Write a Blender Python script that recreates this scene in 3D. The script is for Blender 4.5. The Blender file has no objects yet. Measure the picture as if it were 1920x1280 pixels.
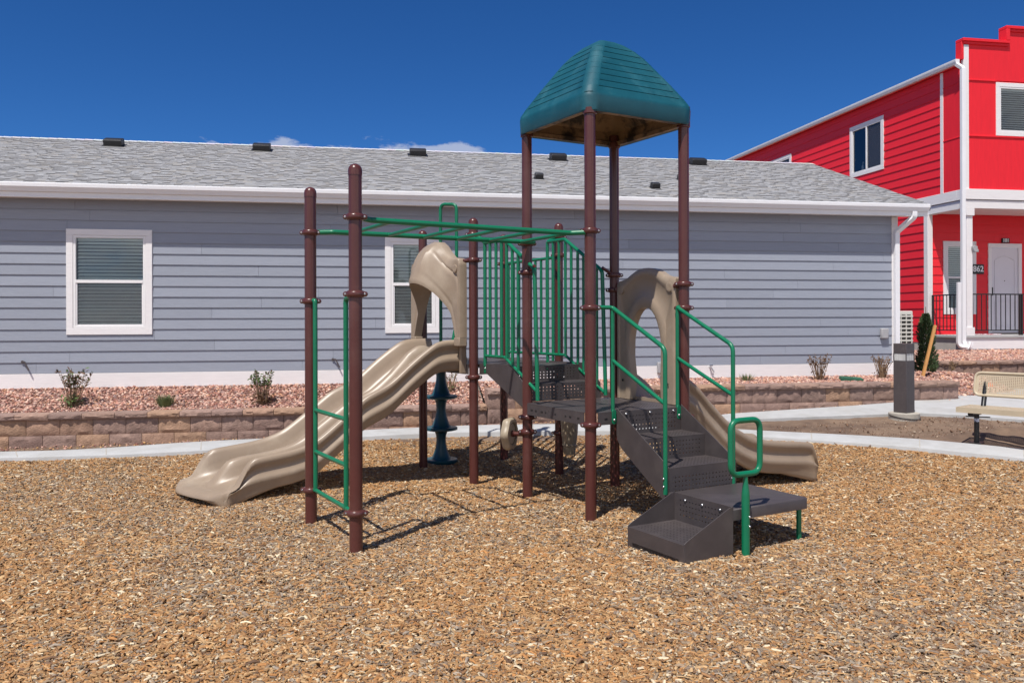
import bpy, bmesh, math, random
import numpy as np
from mathutils import Vector, Matrix, Quaternion
R = math.radians
rnd = random.Random(7)
scene = bpy.context.scene
COL = scene.collection

# ------------------------------------------------------------------ camera
cam_data = bpy.data.cameras.new('camera')
cam = bpy.data.objects.new('camera', cam_data); COL.objects.link(cam)
cam_data.sensor_width = 36.0
cam_data.lens = 1580.0 / 1920.0 * 36.0
cam_data.shift_y = -39.0 / 1920.0
cam_data.clip_start = 0.05; cam_data.clip_end = 2000
cam.matrix_world = Matrix.Translation((0, 0, 1.62)) @ Matrix.Rotation(R(90), 4, 'X') @ Matrix.Rotation(-0.0028, 4, 'Z')
scene.camera = cam

# ------------------------------------------------------------------ sky and sun
SUN_EL = 62.5
SUN_AZ = math.atan2(-0.4435, -0.896)          # clockwise from +Y towards +X
world = bpy.data.worlds.new('World'); scene.world = world; world.use_nodes = True
wn = world.node_tree; wn.nodes.clear()
w_out = wn.nodes.new('ShaderNodeOutputWorld')
w_bg = wn.nodes.new('ShaderNodeBackground'); w_bg.inputs['Strength'].default_value = 0.115
w_sky = wn.nodes.new('ShaderNodeTexSky'); w_sky.sky_type = 'NISHITA'; w_sky.sun_disc = False
w_sky.sun_elevation = R(SUN_EL); w_sky.sun_rotation = SUN_AZ
w_sky.altitude = 1900; w_sky.air_density = 0.8; w_sky.dust_density = 0.0; w_sky.ozone_density = 3.5
w_hs = wn.nodes.new('ShaderNodeHueSaturation'); w_hs.inputs['Saturation'].default_value = 1.22; w_hs.inputs['Value'].default_value = 1.0
wn.links.new(w_sky.outputs[0], w_hs.inputs['Color'])
w_tint = wn.nodes.new('ShaderNodeMix'); w_tint.data_type = 'RGBA'; w_tint.blend_type = 'MULTIPLY'; w_tint.inputs['Factor'].default_value = 1.0
w_tint.inputs['B'].default_value = (0.40, 0.60, 0.80, 1)
wn.links.new(w_hs.outputs[0], w_tint.inputs['A']); wn.links.new(w_tint.outputs['Result'], w_bg.inputs['Color'])
# a few small cumulus puffs low over the roof ridge
w_bg2 = wn.nodes.new('ShaderNodeBackground'); w_bg2.inputs['Color'].default_value = (0.62, 0.68, 0.84, 1); w_bg2.inputs['Strength'].default_value = 0.75
w_tc = wn.nodes.new('ShaderNodeTexCoord'); w_sep = wn.nodes.new('ShaderNodeSeparateXYZ')
wn.links.new(w_tc.outputs['Generated'], w_sep.inputs[0])
w_map = wn.nodes.new('ShaderNodeMapping'); w_map.inputs['Scale'].default_value = (15, 15, 34); w_map.inputs['Location'].default_value = (-2.3, 0.9, 0.4)
wn.links.new(w_tc.outputs['Generated'], w_map.inputs['Vector'])
w_noise = wn.nodes.new('ShaderNodeTexNoise'); w_noise.inputs['Scale'].default_value = 1.0; w_noise.inputs['Detail'].default_value = 6; w_noise.inputs['Roughness'].default_value = 0.62
wn.links.new(w_map.outputs[0], w_noise.inputs['Vector'])
w_el = wn.nodes.new('ShaderNodeMapRange'); w_el.inputs['From Min'].default_value = 0.198; w_el.inputs['From Max'].default_value = 0.226
w_el.inputs['To Min'].default_value = 0.07; w_el.inputs['To Max'].default_value = -0.40
wn.links.new(w_sep.outputs['Z'], w_el.inputs['Value'])
w_add = wn.nodes.new('ShaderNodeMath'); w_add.operation = 'ADD'
wn.links.new(w_noise.outputs['Fac'], w_add.inputs[0]); wn.links.new(w_el.outputs[0], w_add.inputs[1])
w_az = wn.nodes.new('ShaderNodeMapRange'); w_az.inputs['From Min'].default_value = -0.06; w_az.inputs['From Max'].default_value = 0.03
w_az.inputs['To Min'].default_value = 0.025; w_az.inputs['To Max'].default_value = -0.25
wn.links.new(w_sep.outputs['X'], w_az.inputs['Value'])
w_add2 = wn.nodes.new('ShaderNodeMath'); w_add2.operation = 'ADD'; wn.links.new(w_add.outputs[0], w_add2.inputs[0]); wn.links.new(w_az.outputs[0], w_add2.inputs[1])
w_thr = wn.nodes.new('ShaderNodeMapRange'); w_thr.inputs['From Min'].default_value = 0.53; w_thr.inputs['From Max'].default_value = 0.66
w_thr.inputs['To Max'].default_value = 0.7
w_thr.interpolation_type = 'SMOOTHSTEP'
w_az2 = wn.nodes.new('ShaderNodeMapRange'); w_az2.inputs['From Min'].default_value = -0.33; w_az2.inputs['From Max'].default_value = -0.40
w_az2.inputs['To Min'].default_value = 0.0; w_az2.inputs['To Max'].default_value = -0.3
wn.links.new(w_sep.outputs['X'], w_az2.inputs['Value'])
w_add3 = wn.nodes.new('ShaderNodeMath'); w_add3.operation = 'ADD'; wn.links.new(w_add2.outputs[0], w_add3.inputs[0]); wn.links.new(w_az2.outputs[0], w_add3.inputs[1])
wn.links.new(w_add3.outputs[0], w_thr.inputs['Value'])
w_map2 = wn.nodes.new('ShaderNodeMapping'); w_map2.inputs['Scale'].default_value = (3.2, 3.2, 6.5); w_map2.inputs['Location'].default_value = (4.1, 2.3, 0.4)  # unseen bright clouds behind the camera, added as fill light for the shaded wall
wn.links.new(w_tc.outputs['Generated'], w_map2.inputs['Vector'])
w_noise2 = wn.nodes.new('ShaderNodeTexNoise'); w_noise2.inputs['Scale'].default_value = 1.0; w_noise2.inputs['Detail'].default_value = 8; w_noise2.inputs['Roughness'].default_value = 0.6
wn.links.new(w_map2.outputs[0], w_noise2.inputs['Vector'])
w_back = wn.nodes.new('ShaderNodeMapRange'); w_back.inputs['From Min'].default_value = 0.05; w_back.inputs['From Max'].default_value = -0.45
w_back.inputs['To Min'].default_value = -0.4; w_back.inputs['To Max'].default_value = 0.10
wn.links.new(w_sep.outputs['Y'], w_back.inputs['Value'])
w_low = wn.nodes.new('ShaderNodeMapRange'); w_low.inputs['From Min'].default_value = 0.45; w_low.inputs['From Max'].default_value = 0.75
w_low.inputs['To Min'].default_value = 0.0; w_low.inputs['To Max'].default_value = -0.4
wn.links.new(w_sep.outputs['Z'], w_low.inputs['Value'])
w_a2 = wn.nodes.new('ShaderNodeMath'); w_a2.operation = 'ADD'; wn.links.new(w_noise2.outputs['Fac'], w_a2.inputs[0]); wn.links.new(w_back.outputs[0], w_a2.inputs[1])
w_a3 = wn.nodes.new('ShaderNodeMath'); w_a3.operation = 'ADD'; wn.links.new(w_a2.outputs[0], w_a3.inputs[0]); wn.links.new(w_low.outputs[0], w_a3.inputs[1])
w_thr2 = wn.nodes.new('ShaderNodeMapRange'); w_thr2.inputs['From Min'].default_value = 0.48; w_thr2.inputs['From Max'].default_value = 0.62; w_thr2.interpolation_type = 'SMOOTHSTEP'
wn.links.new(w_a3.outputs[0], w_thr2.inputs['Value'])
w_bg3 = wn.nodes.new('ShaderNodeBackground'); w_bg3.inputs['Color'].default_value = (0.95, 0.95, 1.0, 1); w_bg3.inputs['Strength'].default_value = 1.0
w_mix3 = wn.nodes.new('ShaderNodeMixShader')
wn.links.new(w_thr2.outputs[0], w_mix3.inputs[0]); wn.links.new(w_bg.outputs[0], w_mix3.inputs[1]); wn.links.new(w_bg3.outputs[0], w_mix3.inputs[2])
w_mix = wn.nodes.new('ShaderNodeMixShader')
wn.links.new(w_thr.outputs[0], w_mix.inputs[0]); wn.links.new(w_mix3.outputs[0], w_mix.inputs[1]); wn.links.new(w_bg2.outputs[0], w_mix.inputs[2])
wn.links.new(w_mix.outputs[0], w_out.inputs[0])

sun_data = bpy.data.lights.new('sun', 'SUN'); sun_data.energy = 4.6; sun_data.angle = R(0.53); sun_data.color = (1.0, 0.95, 0.88)
sun = bpy.data.objects.new('sun', sun_data); COL.objects.link(sun)
to_sun = Vector((math.sin(SUN_AZ) * math.cos(R(SUN_EL)), math.cos(SUN_AZ) * math.cos(R(SUN_EL)), math.sin(R(SUN_EL))))
sun.rotation_euler = (-to_sun).to_track_quat('-Z', 'Y').to_euler(); sun.location = to_sun * 40

scene.view_settings.view_transform = 'Standard'; scene.view_settings.look = 'None'
scene.view_settings.exposure = 0.20; scene.view_settings.gamma = 1.0; scene.view_settings.use_curve_mapping = False

# ------------------------------------------------------------------ frames and terrain
PC, PS = math.cos(R(30)), math.sin(R(30))
PX, PY = 0.640, 6.88
HC, HS = math.cos(R(10.3)), math.sin(R(10.3))
def play_w(u, v): return (PX + u * PC - v * PS, PY + u * PS + v * PC)
def house_w(e, d): return (e * HC - d * HS, e * HS + d * HC)
def to_house(x, y): return (HC * x + HS * y, -HS * x + HC * y)
ZW = [(-60, .0), (-4.4, .02), (-2.6, .04), (-1.2, .065), (0.1, .115), (1.4, .155), (3.2, .189), (6.4, .275), (9.3, .37), (14, .5), (80, .5)]
def zw(e):
    for (a, b), (c, d) in zip(ZW, ZW[1:]):
        if e <= c: return b + (d - b) * (e - a) / (c - a)
    return .5
def G(x, y):
    e, d = to_house(x, y)
    return zw(e) * min(1, max(0, (d - 6.8) / 4.94))
def dip(x, y): return .17 * math.exp(-(x / 1.6) ** 2 - ((y - 9.6) / (1.4 if y < 9.6 else 1.0)) ** 2)

# ------------------------------------------------------------------ mesh helpers
class MB:
    def __init__(self, off=(0, 0, 0), xf=None):
        self.v = []; self.f = []; self.off = Vector(off); self.xf = xf; self.col = []; self.cc = None
    def add(self, vs, fs):
        n = len(self.v)
        for p in vs:
            p = Vector(p)
            if self.xf is not None: p = self.xf(p)
            self.v.append(tuple(p - self.off))
        for q in fs:
            self.f.append(tuple(i + n for i in q)); self.col.append(self.cc)
    def box(self, x0, x1, y0, y1, z0, z1):
        self.add([(x0, y0, z0), (x1, y0, z0), (x1, y1, z0), (x0, y1, z0), (x0, y0, z1), (x1, y0, z1), (x1, y1, z1), (x0, y1, z1)],
                 [(0, 3, 2, 1), (4, 5, 6, 7), (0, 1, 5, 4), (1, 2, 6, 5), (2, 3, 7, 6), (3, 0, 4, 7)])
    def obox(self, c, ax, ay, az):
        c, ax, ay, az = Vector(c), Vector(ax), Vector(ay), Vector(az)
        self.add([c + sx * ax + sy * ay + sz * az for sz in (-1, 1) for sx, sy in ((-1, -1), (1, -1), (1, 1), (-1, 1))],
                 [(0, 3, 2, 1), (4, 5, 6, 7), (0, 1, 5, 4), (1, 2, 6, 5), (2, 3, 7, 6), (3, 0, 4, 7)])
    def prism(self, poly, axis, a0, a1):
        """poly: 2-D outline (counter-clockwise); axis 0: (y,z) outline run along x; 1: (x,z) along y; 2: (x,y) along z"""
        def P(p, a):
            return (a, p[0], p[1]) if axis == 0 else ((p[0], a, p[1]) if axis == 1 else (p[0], p[1], a))
        n = len(poly)
        vs = [P(p, a0) for p in poly] + [P(p, a1) for p in poly]
        fs = [tuple(range(n - 1, -1, -1)), tuple(range(n, 2 * n))]
        for i in range(n):
            j = (i + 1) % n; fs.append((i, j, n + j, n + i))
        if axis == 1: fs = [tuple(reversed(q)) for q in fs]
        self.add(vs, fs)
    def quad(self, a, b, c, d): self.add([a, b, c, d], [(0, 1, 2, 3)])
    def loft(self, rings, closed=True, caps=True):
        n = len(rings[0]); vs = [p for r_ in rings for p in r_]; fs = []
        m = n if closed else n - 1
        for k in range(len(rings) - 1):
            for i in range(m):
                j = (i + 1) % n
                fs.append((k * n + i, k * n + j, (k + 1) * n + j, (k + 1) * n + i))
        if caps and closed:
            fs.append(tuple(range(n - 1, -1, -1))); b = (len(rings) - 1) * n; fs.append(tuple(b + i for i in range(n)))
        self.add(vs, fs)
    def tube(self, pts, r, seg=10, caps=True, closed=False, r_fn=None):
        pts = [Vector(p) for p in pts]
        N = len(pts); rings = []
        def tan(i):
            if closed: return (pts[(i + 1) % N] - pts[(i - 1) % N]).normalized()
            if i == 0: return (pts[1] - pts[0]).normalized()
            if i == N - 1: return (pts[-1] - pts[-2]).normalized()
            return ((pts[i + 1] - pts[i]).normalized() + (pts[i] - pts[i - 1]).normalized()).normalized()
        t = tan(0); up = Vector((0, 0, 1)) if abs(t.z) < .9 else Vector((1, 0, 0))
        nrm = t.cross(up).normalized()
        for i in range(N):
            t2 = tan(i); q = t.rotation_difference(t2); nrm = q @ nrm; t = t2
            nrm = (nrm - t * nrm.dot(t)).normalized(); b = t.cross(nrm)
            rr = r if r_fn is None else r_fn(i)
            rings.append([pts[i] + rr * (math.cos(a) * nrm + math.sin(a) * b) for a in [2 * math.pi * k / seg for k in range(seg)]])
        if closed: rings.append(rings[0])
        self.loft(rings, True, caps and not closed)
    def lathe(self, prof, c=(0, 0, 0), seg=20, axis=None, caps=True):
        c = Vector(c); M = Matrix.Identity(3)
        if axis is not None: M = Vector((0, 0, 1)).rotation_difference(Vector(axis).normalized()).to_matrix()
        rings = [[c + M @ Vector((r_ * math.cos(a), r_ * math.sin(a), z)) for a in [2 * math.pi * k / seg for k in range(seg)]] for r_, z in prof]
        self.loft(rings, True, caps)
    def perf(self, o, du, dv, W, Hh, nu, nv, r, th, mu=None, mv=None):
        """plate with corner o, unit axes du,dv, size W x Hh, nu x nv round holes, thickness th (towards -n)"""
        o, du, dv = Vector(o), Vector(du), Vector(dv); n = du.cross(dv).normalized()
        mu = W / (nu + 2) if mu is None else mu; mv = Hh / (nv + 2) if mv is None else mv
        cu, cv = (W - 2 * mu) / nu, (Hh - 2 * mv) / nv
        def P(a, b, k): return o + du * a + dv * b - n * (th if k else 0)
        strips = [(0, mu, 0, Hh), (W - mu, W, 0, Hh), (mu, W - mu, 0, mv), (mu, W - mu, Hh - mv, Hh)]
        for a0, a1, b0, b1 in strips:
            self.add([P(a0, b0, 0), P(a1, b0, 0), P(a1, b1, 0), P(a0, b1, 0)], [(0, 1, 2, 3)])
            self.add([P(a0, b0, 1), P(a1, b0, 1), P(a1, b1, 1), P(a0, b1, 1)], [(3, 2, 1, 0)])
        for q in (((0, 0), (W, 0)), ((W, 0), (W, Hh)), ((W, Hh), (0, Hh)), ((0, Hh), (0, 0))):
            (a0, b0), (a1, b1) = q
            self.add([P(a0, b0, 1), P(a1, b1, 1), P(a1, b1, 0), P(a0, b0, 0)], [(0, 1, 2, 3)])
        sq = [(-.5, -.5), (0, -.5), (.5, -.5), (.5, 0), (.5, .5), (0, .5), (-.5, .5), (-.5, 0)]
        for i in range(nu):
            for j in range(nv):
                ca, cb = mu + (i + .5) * cu, mv + (j + .5) * cv
                out = [(ca + s * cu, cb + t * cv) for s, t in sq]
                inn = [(ca + r * math.cos(a), cb + r * math.sin(a)) for a in [R(-135 + 45 * k) for k in range(8)]]
                vs = [P(a, b, 0) for a, b in out] + [P(a, b, 0) for a, b in inn] + [P(a, b, 1) for a, b in out] + [P(a, b, 1) for a, b in inn]
                fs = []
                for k in range(8):
                    m = (k + 1) % 8
                    fs += [(k, m, 8 + m, 8 + k), (16 + m, 16 + k, 24 + k, 24 + m), (8 + k, 8 + m, 24 + m, 24 + k)]
                self.add(vs, fs)
    def build(self, name, mat, parent=None, smooth=40, bevel=0.0, bseg=2):
        me = bpy.data.meshes.new(name); me.from_pydata(self.v, [], self.f); me.validate(); me.update()
        if any(c is not None for c in self.col) and len(me.polygons) == len(self.f):
            at = me.attributes.new('tone', 'FLOAT_COLOR', 'FACE')
            arr = np.array([(c if c is not None else (.5, .5, .5)) + (1.0,) for c in self.col], dtype=np.float32)
            at.data.foreach_set('color', arr.ravel())
        if smooth:
            me.polygons.foreach_set('use_smooth', [True] * len(me.polygons)); me.set_sharp_from_angle(angle=R(smooth))
        me.materials.append(mat)
        o = bpy.data.objects.new(name, me); COL.objects.link(o)
        if parent is not None: o.parent = parent
        if bevel:
            b = o.modifiers.new('bevel', 'BEVEL'); b.width = bevel; b.segments = bseg; b.limit_method = 'ANGLE'; b.angle_limit = R(35)
            b.harden_normals = False
        return o

def fillet(pts, r, n=6):
    pts = [Vector(p) for p in pts]; out = [pts[0]]
    for i in range(1, len(pts) - 1):
        a, b, c = pts[i - 1], pts[i], pts[i + 1]
        d1, d2 = (a - b), (c - b); l1, l2 = d1.length, d2.length; d1.normalize(); d2.normalize()
        ang = d1.angle(d2)
        if ang > R(176): out.append(b); continue
        rr = r[i - 1] if isinstance(r, (list, tuple)) else r
        t = min(rr / math.tan(ang / 2), l1 * .48, l2 * .48)
        p0, p2 = b + d1 * t, b + d2 * t
        for k in range(n + 1):
            s = k / n; out.append((1 - s) ** 2 * p0 + 2 * s * (1 - s) * b + s * s * p2)
    out.append(pts[-1]); return out
def fillet_loop(pts, r, n=5):
    m = len(pts); ext = [pts[-1]] + list(pts) + [pts[0]]
    out = []
    for i in range(1, m + 1):
        a, b, c = Vector(ext[i - 1]), Vector(ext[i]), Vector(ext[i + 1])
        d1, d2 = (a - b).normalized(), (c - b).normalized()
        p0, p2 = b + d1 * r, b + d2 * r
        for k in range(n + 1):
            s = k / n; out.append((1 - s) ** 2 * p0 + 2 * s * (1 - s) * b + s * s * p2)
    return out
def lerp(pts, x):
    if x <= pts[0][0]: return pts[0][1]
    for (a, b), (c, d) in zip(pts, pts[1:]):
        if x <= c:
            return b + (d - b) * (x - a) / (c - a)
    return pts[-1][1]
def smooth_lerp(pts, x):
    """Catmull-Rom through (x,y) points"""
    if x <= pts[0][0]: return pts[0][1]
    if x >= pts[-1][0]: return pts[-1][1]
    for i in range(len(pts) - 1):
        if x <= pts[i + 1][0]:
            x0, y0 = pts[i]; x1, y1 = pts[i + 1]; h = x1 - x0; t = (x - x0) / h
            def sl(k):
                if k <= 0: return (pts[1][1] - pts[0][1]) / (pts[1][0] - pts[0][0])
                if k >= len(pts) - 1: return (pts[-1][1] - pts[-2][1]) / (pts[-1][0] - pts[-2][0])
                return (pts[k + 1][1] - pts[k - 1][1]) / (pts[k + 1][0] - pts[k - 1][0])
            m0, m1 = sl(i) * h, sl(i + 1) * h
            return (2 * t ** 3 - 3 * t * t + 1) * y0 + (t ** 3 - 2 * t * t + t) * m0 + (-2 * t ** 3 + 3 * t * t) * y1 + (t ** 3 - t * t) * m1

def thing(name, label, cat, loc=(0, 0, 0), rz=0.0, group=None):
    o = bpy.data.objects.new(name, None); COL.objects.link(o); o.empty_display_size = .2
    o.location = loc; o.rotation_euler = (0, 0, rz); o['label'] = label; o['category'] = cat
    if group: o['group'] = group
    return o
def tag(o, label=None, cat=None, group=None, kind=None):
    if label: o['label'] = label
    if cat: o['category'] = cat
    if group: o['group'] = group
    if kind: o['kind'] = kind
    return o

# ------------------------------------------------------------------ materials
def srgb(r, g, b):
    f = lambda c: (c / 255 / 12.92) if c / 255 <= .04045 else ((c / 255 + .055) / 1.055) ** 2.4
    return (f(r), f(g), f(b))
def mat(name, col, rough=.6, var=.12, vscale=6.0, bump=0.0, bscale=60.0, metallic=0.0, spec=.5, col2=None, v2scale=2.0, v2thr=(.5, .62), attr=False, stretch=None, coat=0.0):
    m = bpy.data.materials.new(name); m.use_nodes = True; nt = m.node_tree; N = nt.nodes; L = nt.links
    b = N['Principled BSDF']; b.inputs['Roughness'].default_value = rough; b.inputs['Metallic'].default_value = metallic
    b.inputs['Specular IOR Level'].default_value = spec; b.inputs['Coat Weight'].default_value = coat
    tc = N.new('ShaderNodeTexCoord'); vec = tc.outputs['Object']
    if stretch:
        mp = N.new('ShaderNodeMapping'); mp.inputs['Scale'].default_value = stretch; L.new(vec, mp.inputs[0]); vec = mp.outputs[0]
    no = N.new('ShaderNodeTexNoise'); no.inputs['Scale'].default_value = vscale; no.inputs['Detail'].default_value = 8; no.inputs['Roughness'].default_value = .6
    L.new(vec, no.inputs['Vector'])
    mr = N.new('ShaderNodeMapRange'); mr.inputs['From Min'].default_value = .3; mr.inputs['From Max'].default_value = .7
    mr.inputs['To Min'].default_value = 1 - var; mr.inputs['To Max'].default_value = 1 + var
    L.new(no.outputs['Fac'], mr.inputs['Value'])
    base = N.new('ShaderNodeRGB'); base.outputs[0].default_value = (*col, 1); src = base.outputs[0]
    if attr:
        a = N.new('ShaderNodeAttribute'); a.attribute_name = 'tone'; src = a.outputs['Color']
    if col2 is not None:
        n2 = N.new('ShaderNodeTexNoise'); n2.inputs['Scale'].default_value = v2scale; n2.inputs['Detail'].default_value = 9; n2.inputs['Roughness'].default_value = .65
        L.new(vec, n2.inputs['Vector'])
        r2 = N.new('ShaderNodeMapRange'); r2.inputs['From Min'].default_value = v2thr[0]; r2.inputs['From Max'].default_value = v2thr[1]
        L.new(n2.outputs['Fac'], r2.inputs['Value'])
        mx = N.new('ShaderNodeMix'); mx.data_type = 'RGBA'; L.new(r2.outputs[0], mx.inputs['Factor']); L.new(src, mx.inputs['A']); mx.inputs['B'].default_value = (*col2, 1)
        src = mx.outputs['Result']
    vm = N.new('ShaderNodeVectorMath'); vm.operation = 'SCALE'; L.new(src, vm.inputs[0]); L.new(mr.outputs[0], vm.inputs['Scale'])
    L.new(vm.outputs[0], b.inputs['Base Color'])
    if bump:
        bn = N.new('ShaderNodeTexNoise'); bn.inputs['Scale'].default_value = bscale; bn.inputs['Detail'].default_value = 5; L.new(vec, bn.inputs['Vector'])
        bp = N.new('ShaderNodeBump'); bp.inputs['Strength'].default_value = bump; bp.inputs['Distance'].default_value = .01
        L.new(bn.outputs['Fac'], bp.inputs['Height']); L.new(bp.outputs[0], b.inputs['Normal'])
    return m
M = {}
M['brown'] = mat('brown_powder_coat', (.090, .027, .023), .27, .09, 3, .03, 300, col2=(.125, .055, .048), v2scale=1.8, v2thr=(.52, .80))
M['green'] = mat('green_powder_coat', (.003, .158, .074), .36, .08, 5, .03, 300)
M['tan'] = mat('tan_plastic', (.305, .235, .170), .40, .08, 4, .04, 250, col2=(.40, .33, .25), v2scale=2.6, v2thr=(.5, .8))
M['tan2'] = mat('tan_plastic_slide', (.295, .225, .162), .38, .08, 3, .03, 250, col2=(.40, .33, .25), v2scale=2.2, v2thr=(.5, .8))
M['teal'] = mat('teal_plastic', (.006, .080, .108), .45, .12, 5, .05, 200, col2=(.04, .145, .175), v2scale=3.2, v2thr=(.52, .85))
M['teal_dark'] = mat('dark_teal_plastic', (.006, .060, .085), .38, .12, 6, .04, 200)
M['liner'] = mat('stained_tan_plastic', (.30, .20, .11), .6, .2, 6, col2=(.02, .015, .012), v2scale=3.0, v2thr=(.46, .58))
M['deck'] = mat('dark_brown_vinyl_coating', (.062, .052, .053), .42, .16, 7, .08, 260, col2=(.085, .072, .07), v2scale=4, v2thr=(.5, .75))
M['steel'] = mat('bolt_steel', (.6, .6, .6), .3, .05, 5, metallic=1)
M['gear'] = mat('weathered_tan_plastic', (.33, .27, .19), .45, .15, 9)
M['white'] = mat('white_paint', (.80, .79, .79), .5, .03, 3, .02, 100)
M['gutter'] = mat('white_aluminium', (.80, .80, .82), .35, .03, 3)
M['trimboard'] = mat('white_fibre_cement_trim', (.80, .78, .78), .6, .04, 4, .25, 30, stretch=(1, 1, 12))
M['siding'] = mat('grey_blue_lap_siding', (.29, .305, .36), .6, .05, 3, .3, 22, attr=True, stretch=(1, 1, 14))
M['shingle'] = mat('grey_asphalt_shingle', (.4, .4, .4), .9, .12, 160, .4, 300, attr=True)
M['red_siding'] = mat('red_lap_siding', (.80, .014, .026), .55, .06, 3, .2, 22, stretch=(1, 1, 14))
M['red_panel'] = mat('red_panel_board', (.80, .018, .032),   .6, .05, 3, .06, 20, stretch=(8, 8, 1), spec=.3)
M['black'] = mat('black_metal', (.012, .012, .013), .4, .1, 8)
M['vent'] = mat('black_vent_plastic', (.016, .016, .018), .45, .1, 8)
M['blind'] = mat('window_blind_slat', (.80, .83, .80), .6, .03, 5)
M['room'] = mat('dark_room', (.03, .035, .04), .9, .1, 2)
M['screen'] = mat('insect_screen', (.10, .10, .11), .8, .05, 40)
M['concrete'] = mat('pale_concrete', (.43, .435, .435), .85, .07, 5, .3, 120, col2=(.36, .355, .34), v2scale=1.6, v2thr=(.48, .7))
M['concrete_old'] = mat('bollard_footing_concrete', (.40, .37, .32), .9, .12, 8, .3, 60)
M['dirt'] = mat('bare_dirt', (.20, .135, .09), .95, .22, 5, 1.0, 45, col2=(.125, .08, .055), v2scale=1.3, v2thr=(.45, .62))
M['mulch_base'] = mat('mulch_bed', (.19, .125, .075), .95, .45, 60, 1.0, 110, col2=(.34, .23, .12), v2scale=90, v2thr=(.5, .6))
M['chips'] = mat('wood_chips', (.4, .25, .12), .8, .18, 70, attr=True)
M['gravel'] = mat('pink_gravel', (.4, .25, .2), .85, .2, 40, attr=True)
M['bed'] = mat('gravel_bed_soil', (.20, .11, .085), .95, .35, 40, 1.0, 70)
M['block'] = mat('split_face_block', (.3, .16, .11), .92, .22, 14, .9, 55, attr=True)
M['bronze'] = mat('dark_bronze_paint', (.075, .062, .062), .45, .14, 6, col2=(.12, .10, .095), v2scale=5, v2thr=(.55, .75))
M['lens'] = mat('frosted_lens', (.55, .55, .53), .35, .25, 30, stretch=(1, 1, .1))
M['bench'] = mat('tan_vinyl_coating', (.50, .42, .30), .4, .06, 6)
M['stem'] = mat('dry_stem', (.26, .17, .10), .9, .25, 20)
M['leaf_green'] = mat('shrub_leaf_green', (.085, .14, .035), .7, .3, 20)
M['leaf_brown'] = mat('shrub_leaf_brown', (.13, .070, .035), .8, .35, 20)
M['grass'] = mat('grass_tuft', (.12, .16, .06), .8, .3, 20)
M['conifer'] = mat('conifer_foliage', (.06, .10, .038), .8, .35, 10)
M['stake'] = mat('weathered_stake_wood', (.50, .25, .08), .7, .15, 8, stretch=(6, 6, 1))
M['lid'] = mat('green_valve_lid', (.02, .10, .055), .6, .2, 12)
M['ac'] = mat('pale_ac_paint', (.62, .61, .56), .5, .04, 5)
M['ac_dark'] = mat('ac_coil', (.05, .05, .045), .7, .1, 20)
M['mat_rug'] = mat('patterned_doormat', (.45, .10, .12), .95, .3, 14, col2=(.6, .55, .6), v2scale=13, v2thr=(.48, .52))
M['foundation'] = mat('beige_foundation', (.50, .46, .42), .8, .06, 4)
M['orange'] = mat('orange_plastic', (.75, .13, .03), .5, .1, 9)
M['sticker'] = mat('pale_sticker', (.5, .55, .7), .5, .25, 60, col2=(.08, .08, .12), v2scale=70, v2thr=(.5, .55))
M['door'] = mat('white_door', (.70, .68, .72), .45, .02, 3)
M['sign_black'] = mat('sign_black', (.012, .012, .012), .4, .1, 5)
M['sign_white'] = mat('sign_white', (.8, .8, .8), .5, .02, 5)
M['beige_box'] = mat('grey_outlet_cover', (.36, .36, .37), .5, .08, 9)
def glass_mat():
    m = bpy.data.materials.new('window_glass'); m.use_nodes = True; nt = m.node_tree; N = nt.nodes; L = nt.links
    N.remove(N['Principled BSDF']); out = N['Material Output']
    tr = N.new('ShaderNodeBsdfTransparent'); tr.inputs[0].default_value = (.92, .97, .95, 1)
    gl = N.new('ShaderNodeBsdfGlossy'); gl.inputs['Roughness'].default_value = .02; gl.inputs[0].default_value = (.9, .95, 1, 1)
    fr = N.new('ShaderNodeFresnel'); fr.inputs[0].default_value = 1.7
    mx = N.new('ShaderNodeMixShader'); L.new(fr.outputs[0], mx.inputs[0]); L.new(tr.outputs[0], mx.inputs[1]); L.new(gl.outputs[0], mx.inputs[2])
    L.new(mx.outputs[0], out.inputs[0]); return m
M['glass'] = glass_mat()
def screen_mat():
    m = bpy.data.materials.new('insect_screen_mesh'); m.use_nodes = True; nt = m.node_tree; N = nt.nodes; L = nt.links
    b = N['Principled BSDF']; b.inputs['Base Color'].default_value = (.16, .155, .16, 1); b.inputs['Roughness'].default_value = .8
    tr = N.new('ShaderNodeBsdfTransparent'); mx = N.new('ShaderNodeMixShader'); mx.inputs[0].default_value = .2
    L.new(tr.outputs[0], mx.inputs[1]); L.new(b.outputs[0], mx.inputs[2]); L.new(mx.outputs[0], N['Material Output'].inputs[0]); return m
M['screen'] = screen_mat()
# ================================================================== THE PLAY STRUCTURE (local axes: u, v, z)
play = thing('play_structure', 'brown, green and tan playground structure with teal canopy, slides and monkey bars', 'playground set', (PX, PY, 0), R(30))
PR = 0.0468
PHI = math.atan2(0.0715, 0.997)
C0 = Vector((-0.044, 1.986, 0)); S2 = 1.09
def up2(p):                                    # upper deck axes -> play axes
    return Vector((C0.x + p.x * math.cos(PHI) - p.y * math.sin(PHI), C0.y + p.x * math.sin(PHI) + p.y * math.cos(PHI), p.z))
pos = {'P1': (0, 0), 'P2': (0, 1), 'P3': (1, 1.005), 'P4': (1, 0), 'A': (-2, 0), 'B': (-2.01, 1.035)}
for k, q in (('C', (0, 0)), ('F', (S2, 0)), ('D', (0, S2)), ('E', (S2, S2))):
    w = up2(Vector((q[0], q[1], 0))); pos[k] = (w.x, w.y)
E_UP = Vector((math.cos(PHI), math.sin(PHI), 0)); E_VP = Vector((-math.sin(PHI), math.cos(PHI), 0))

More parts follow.
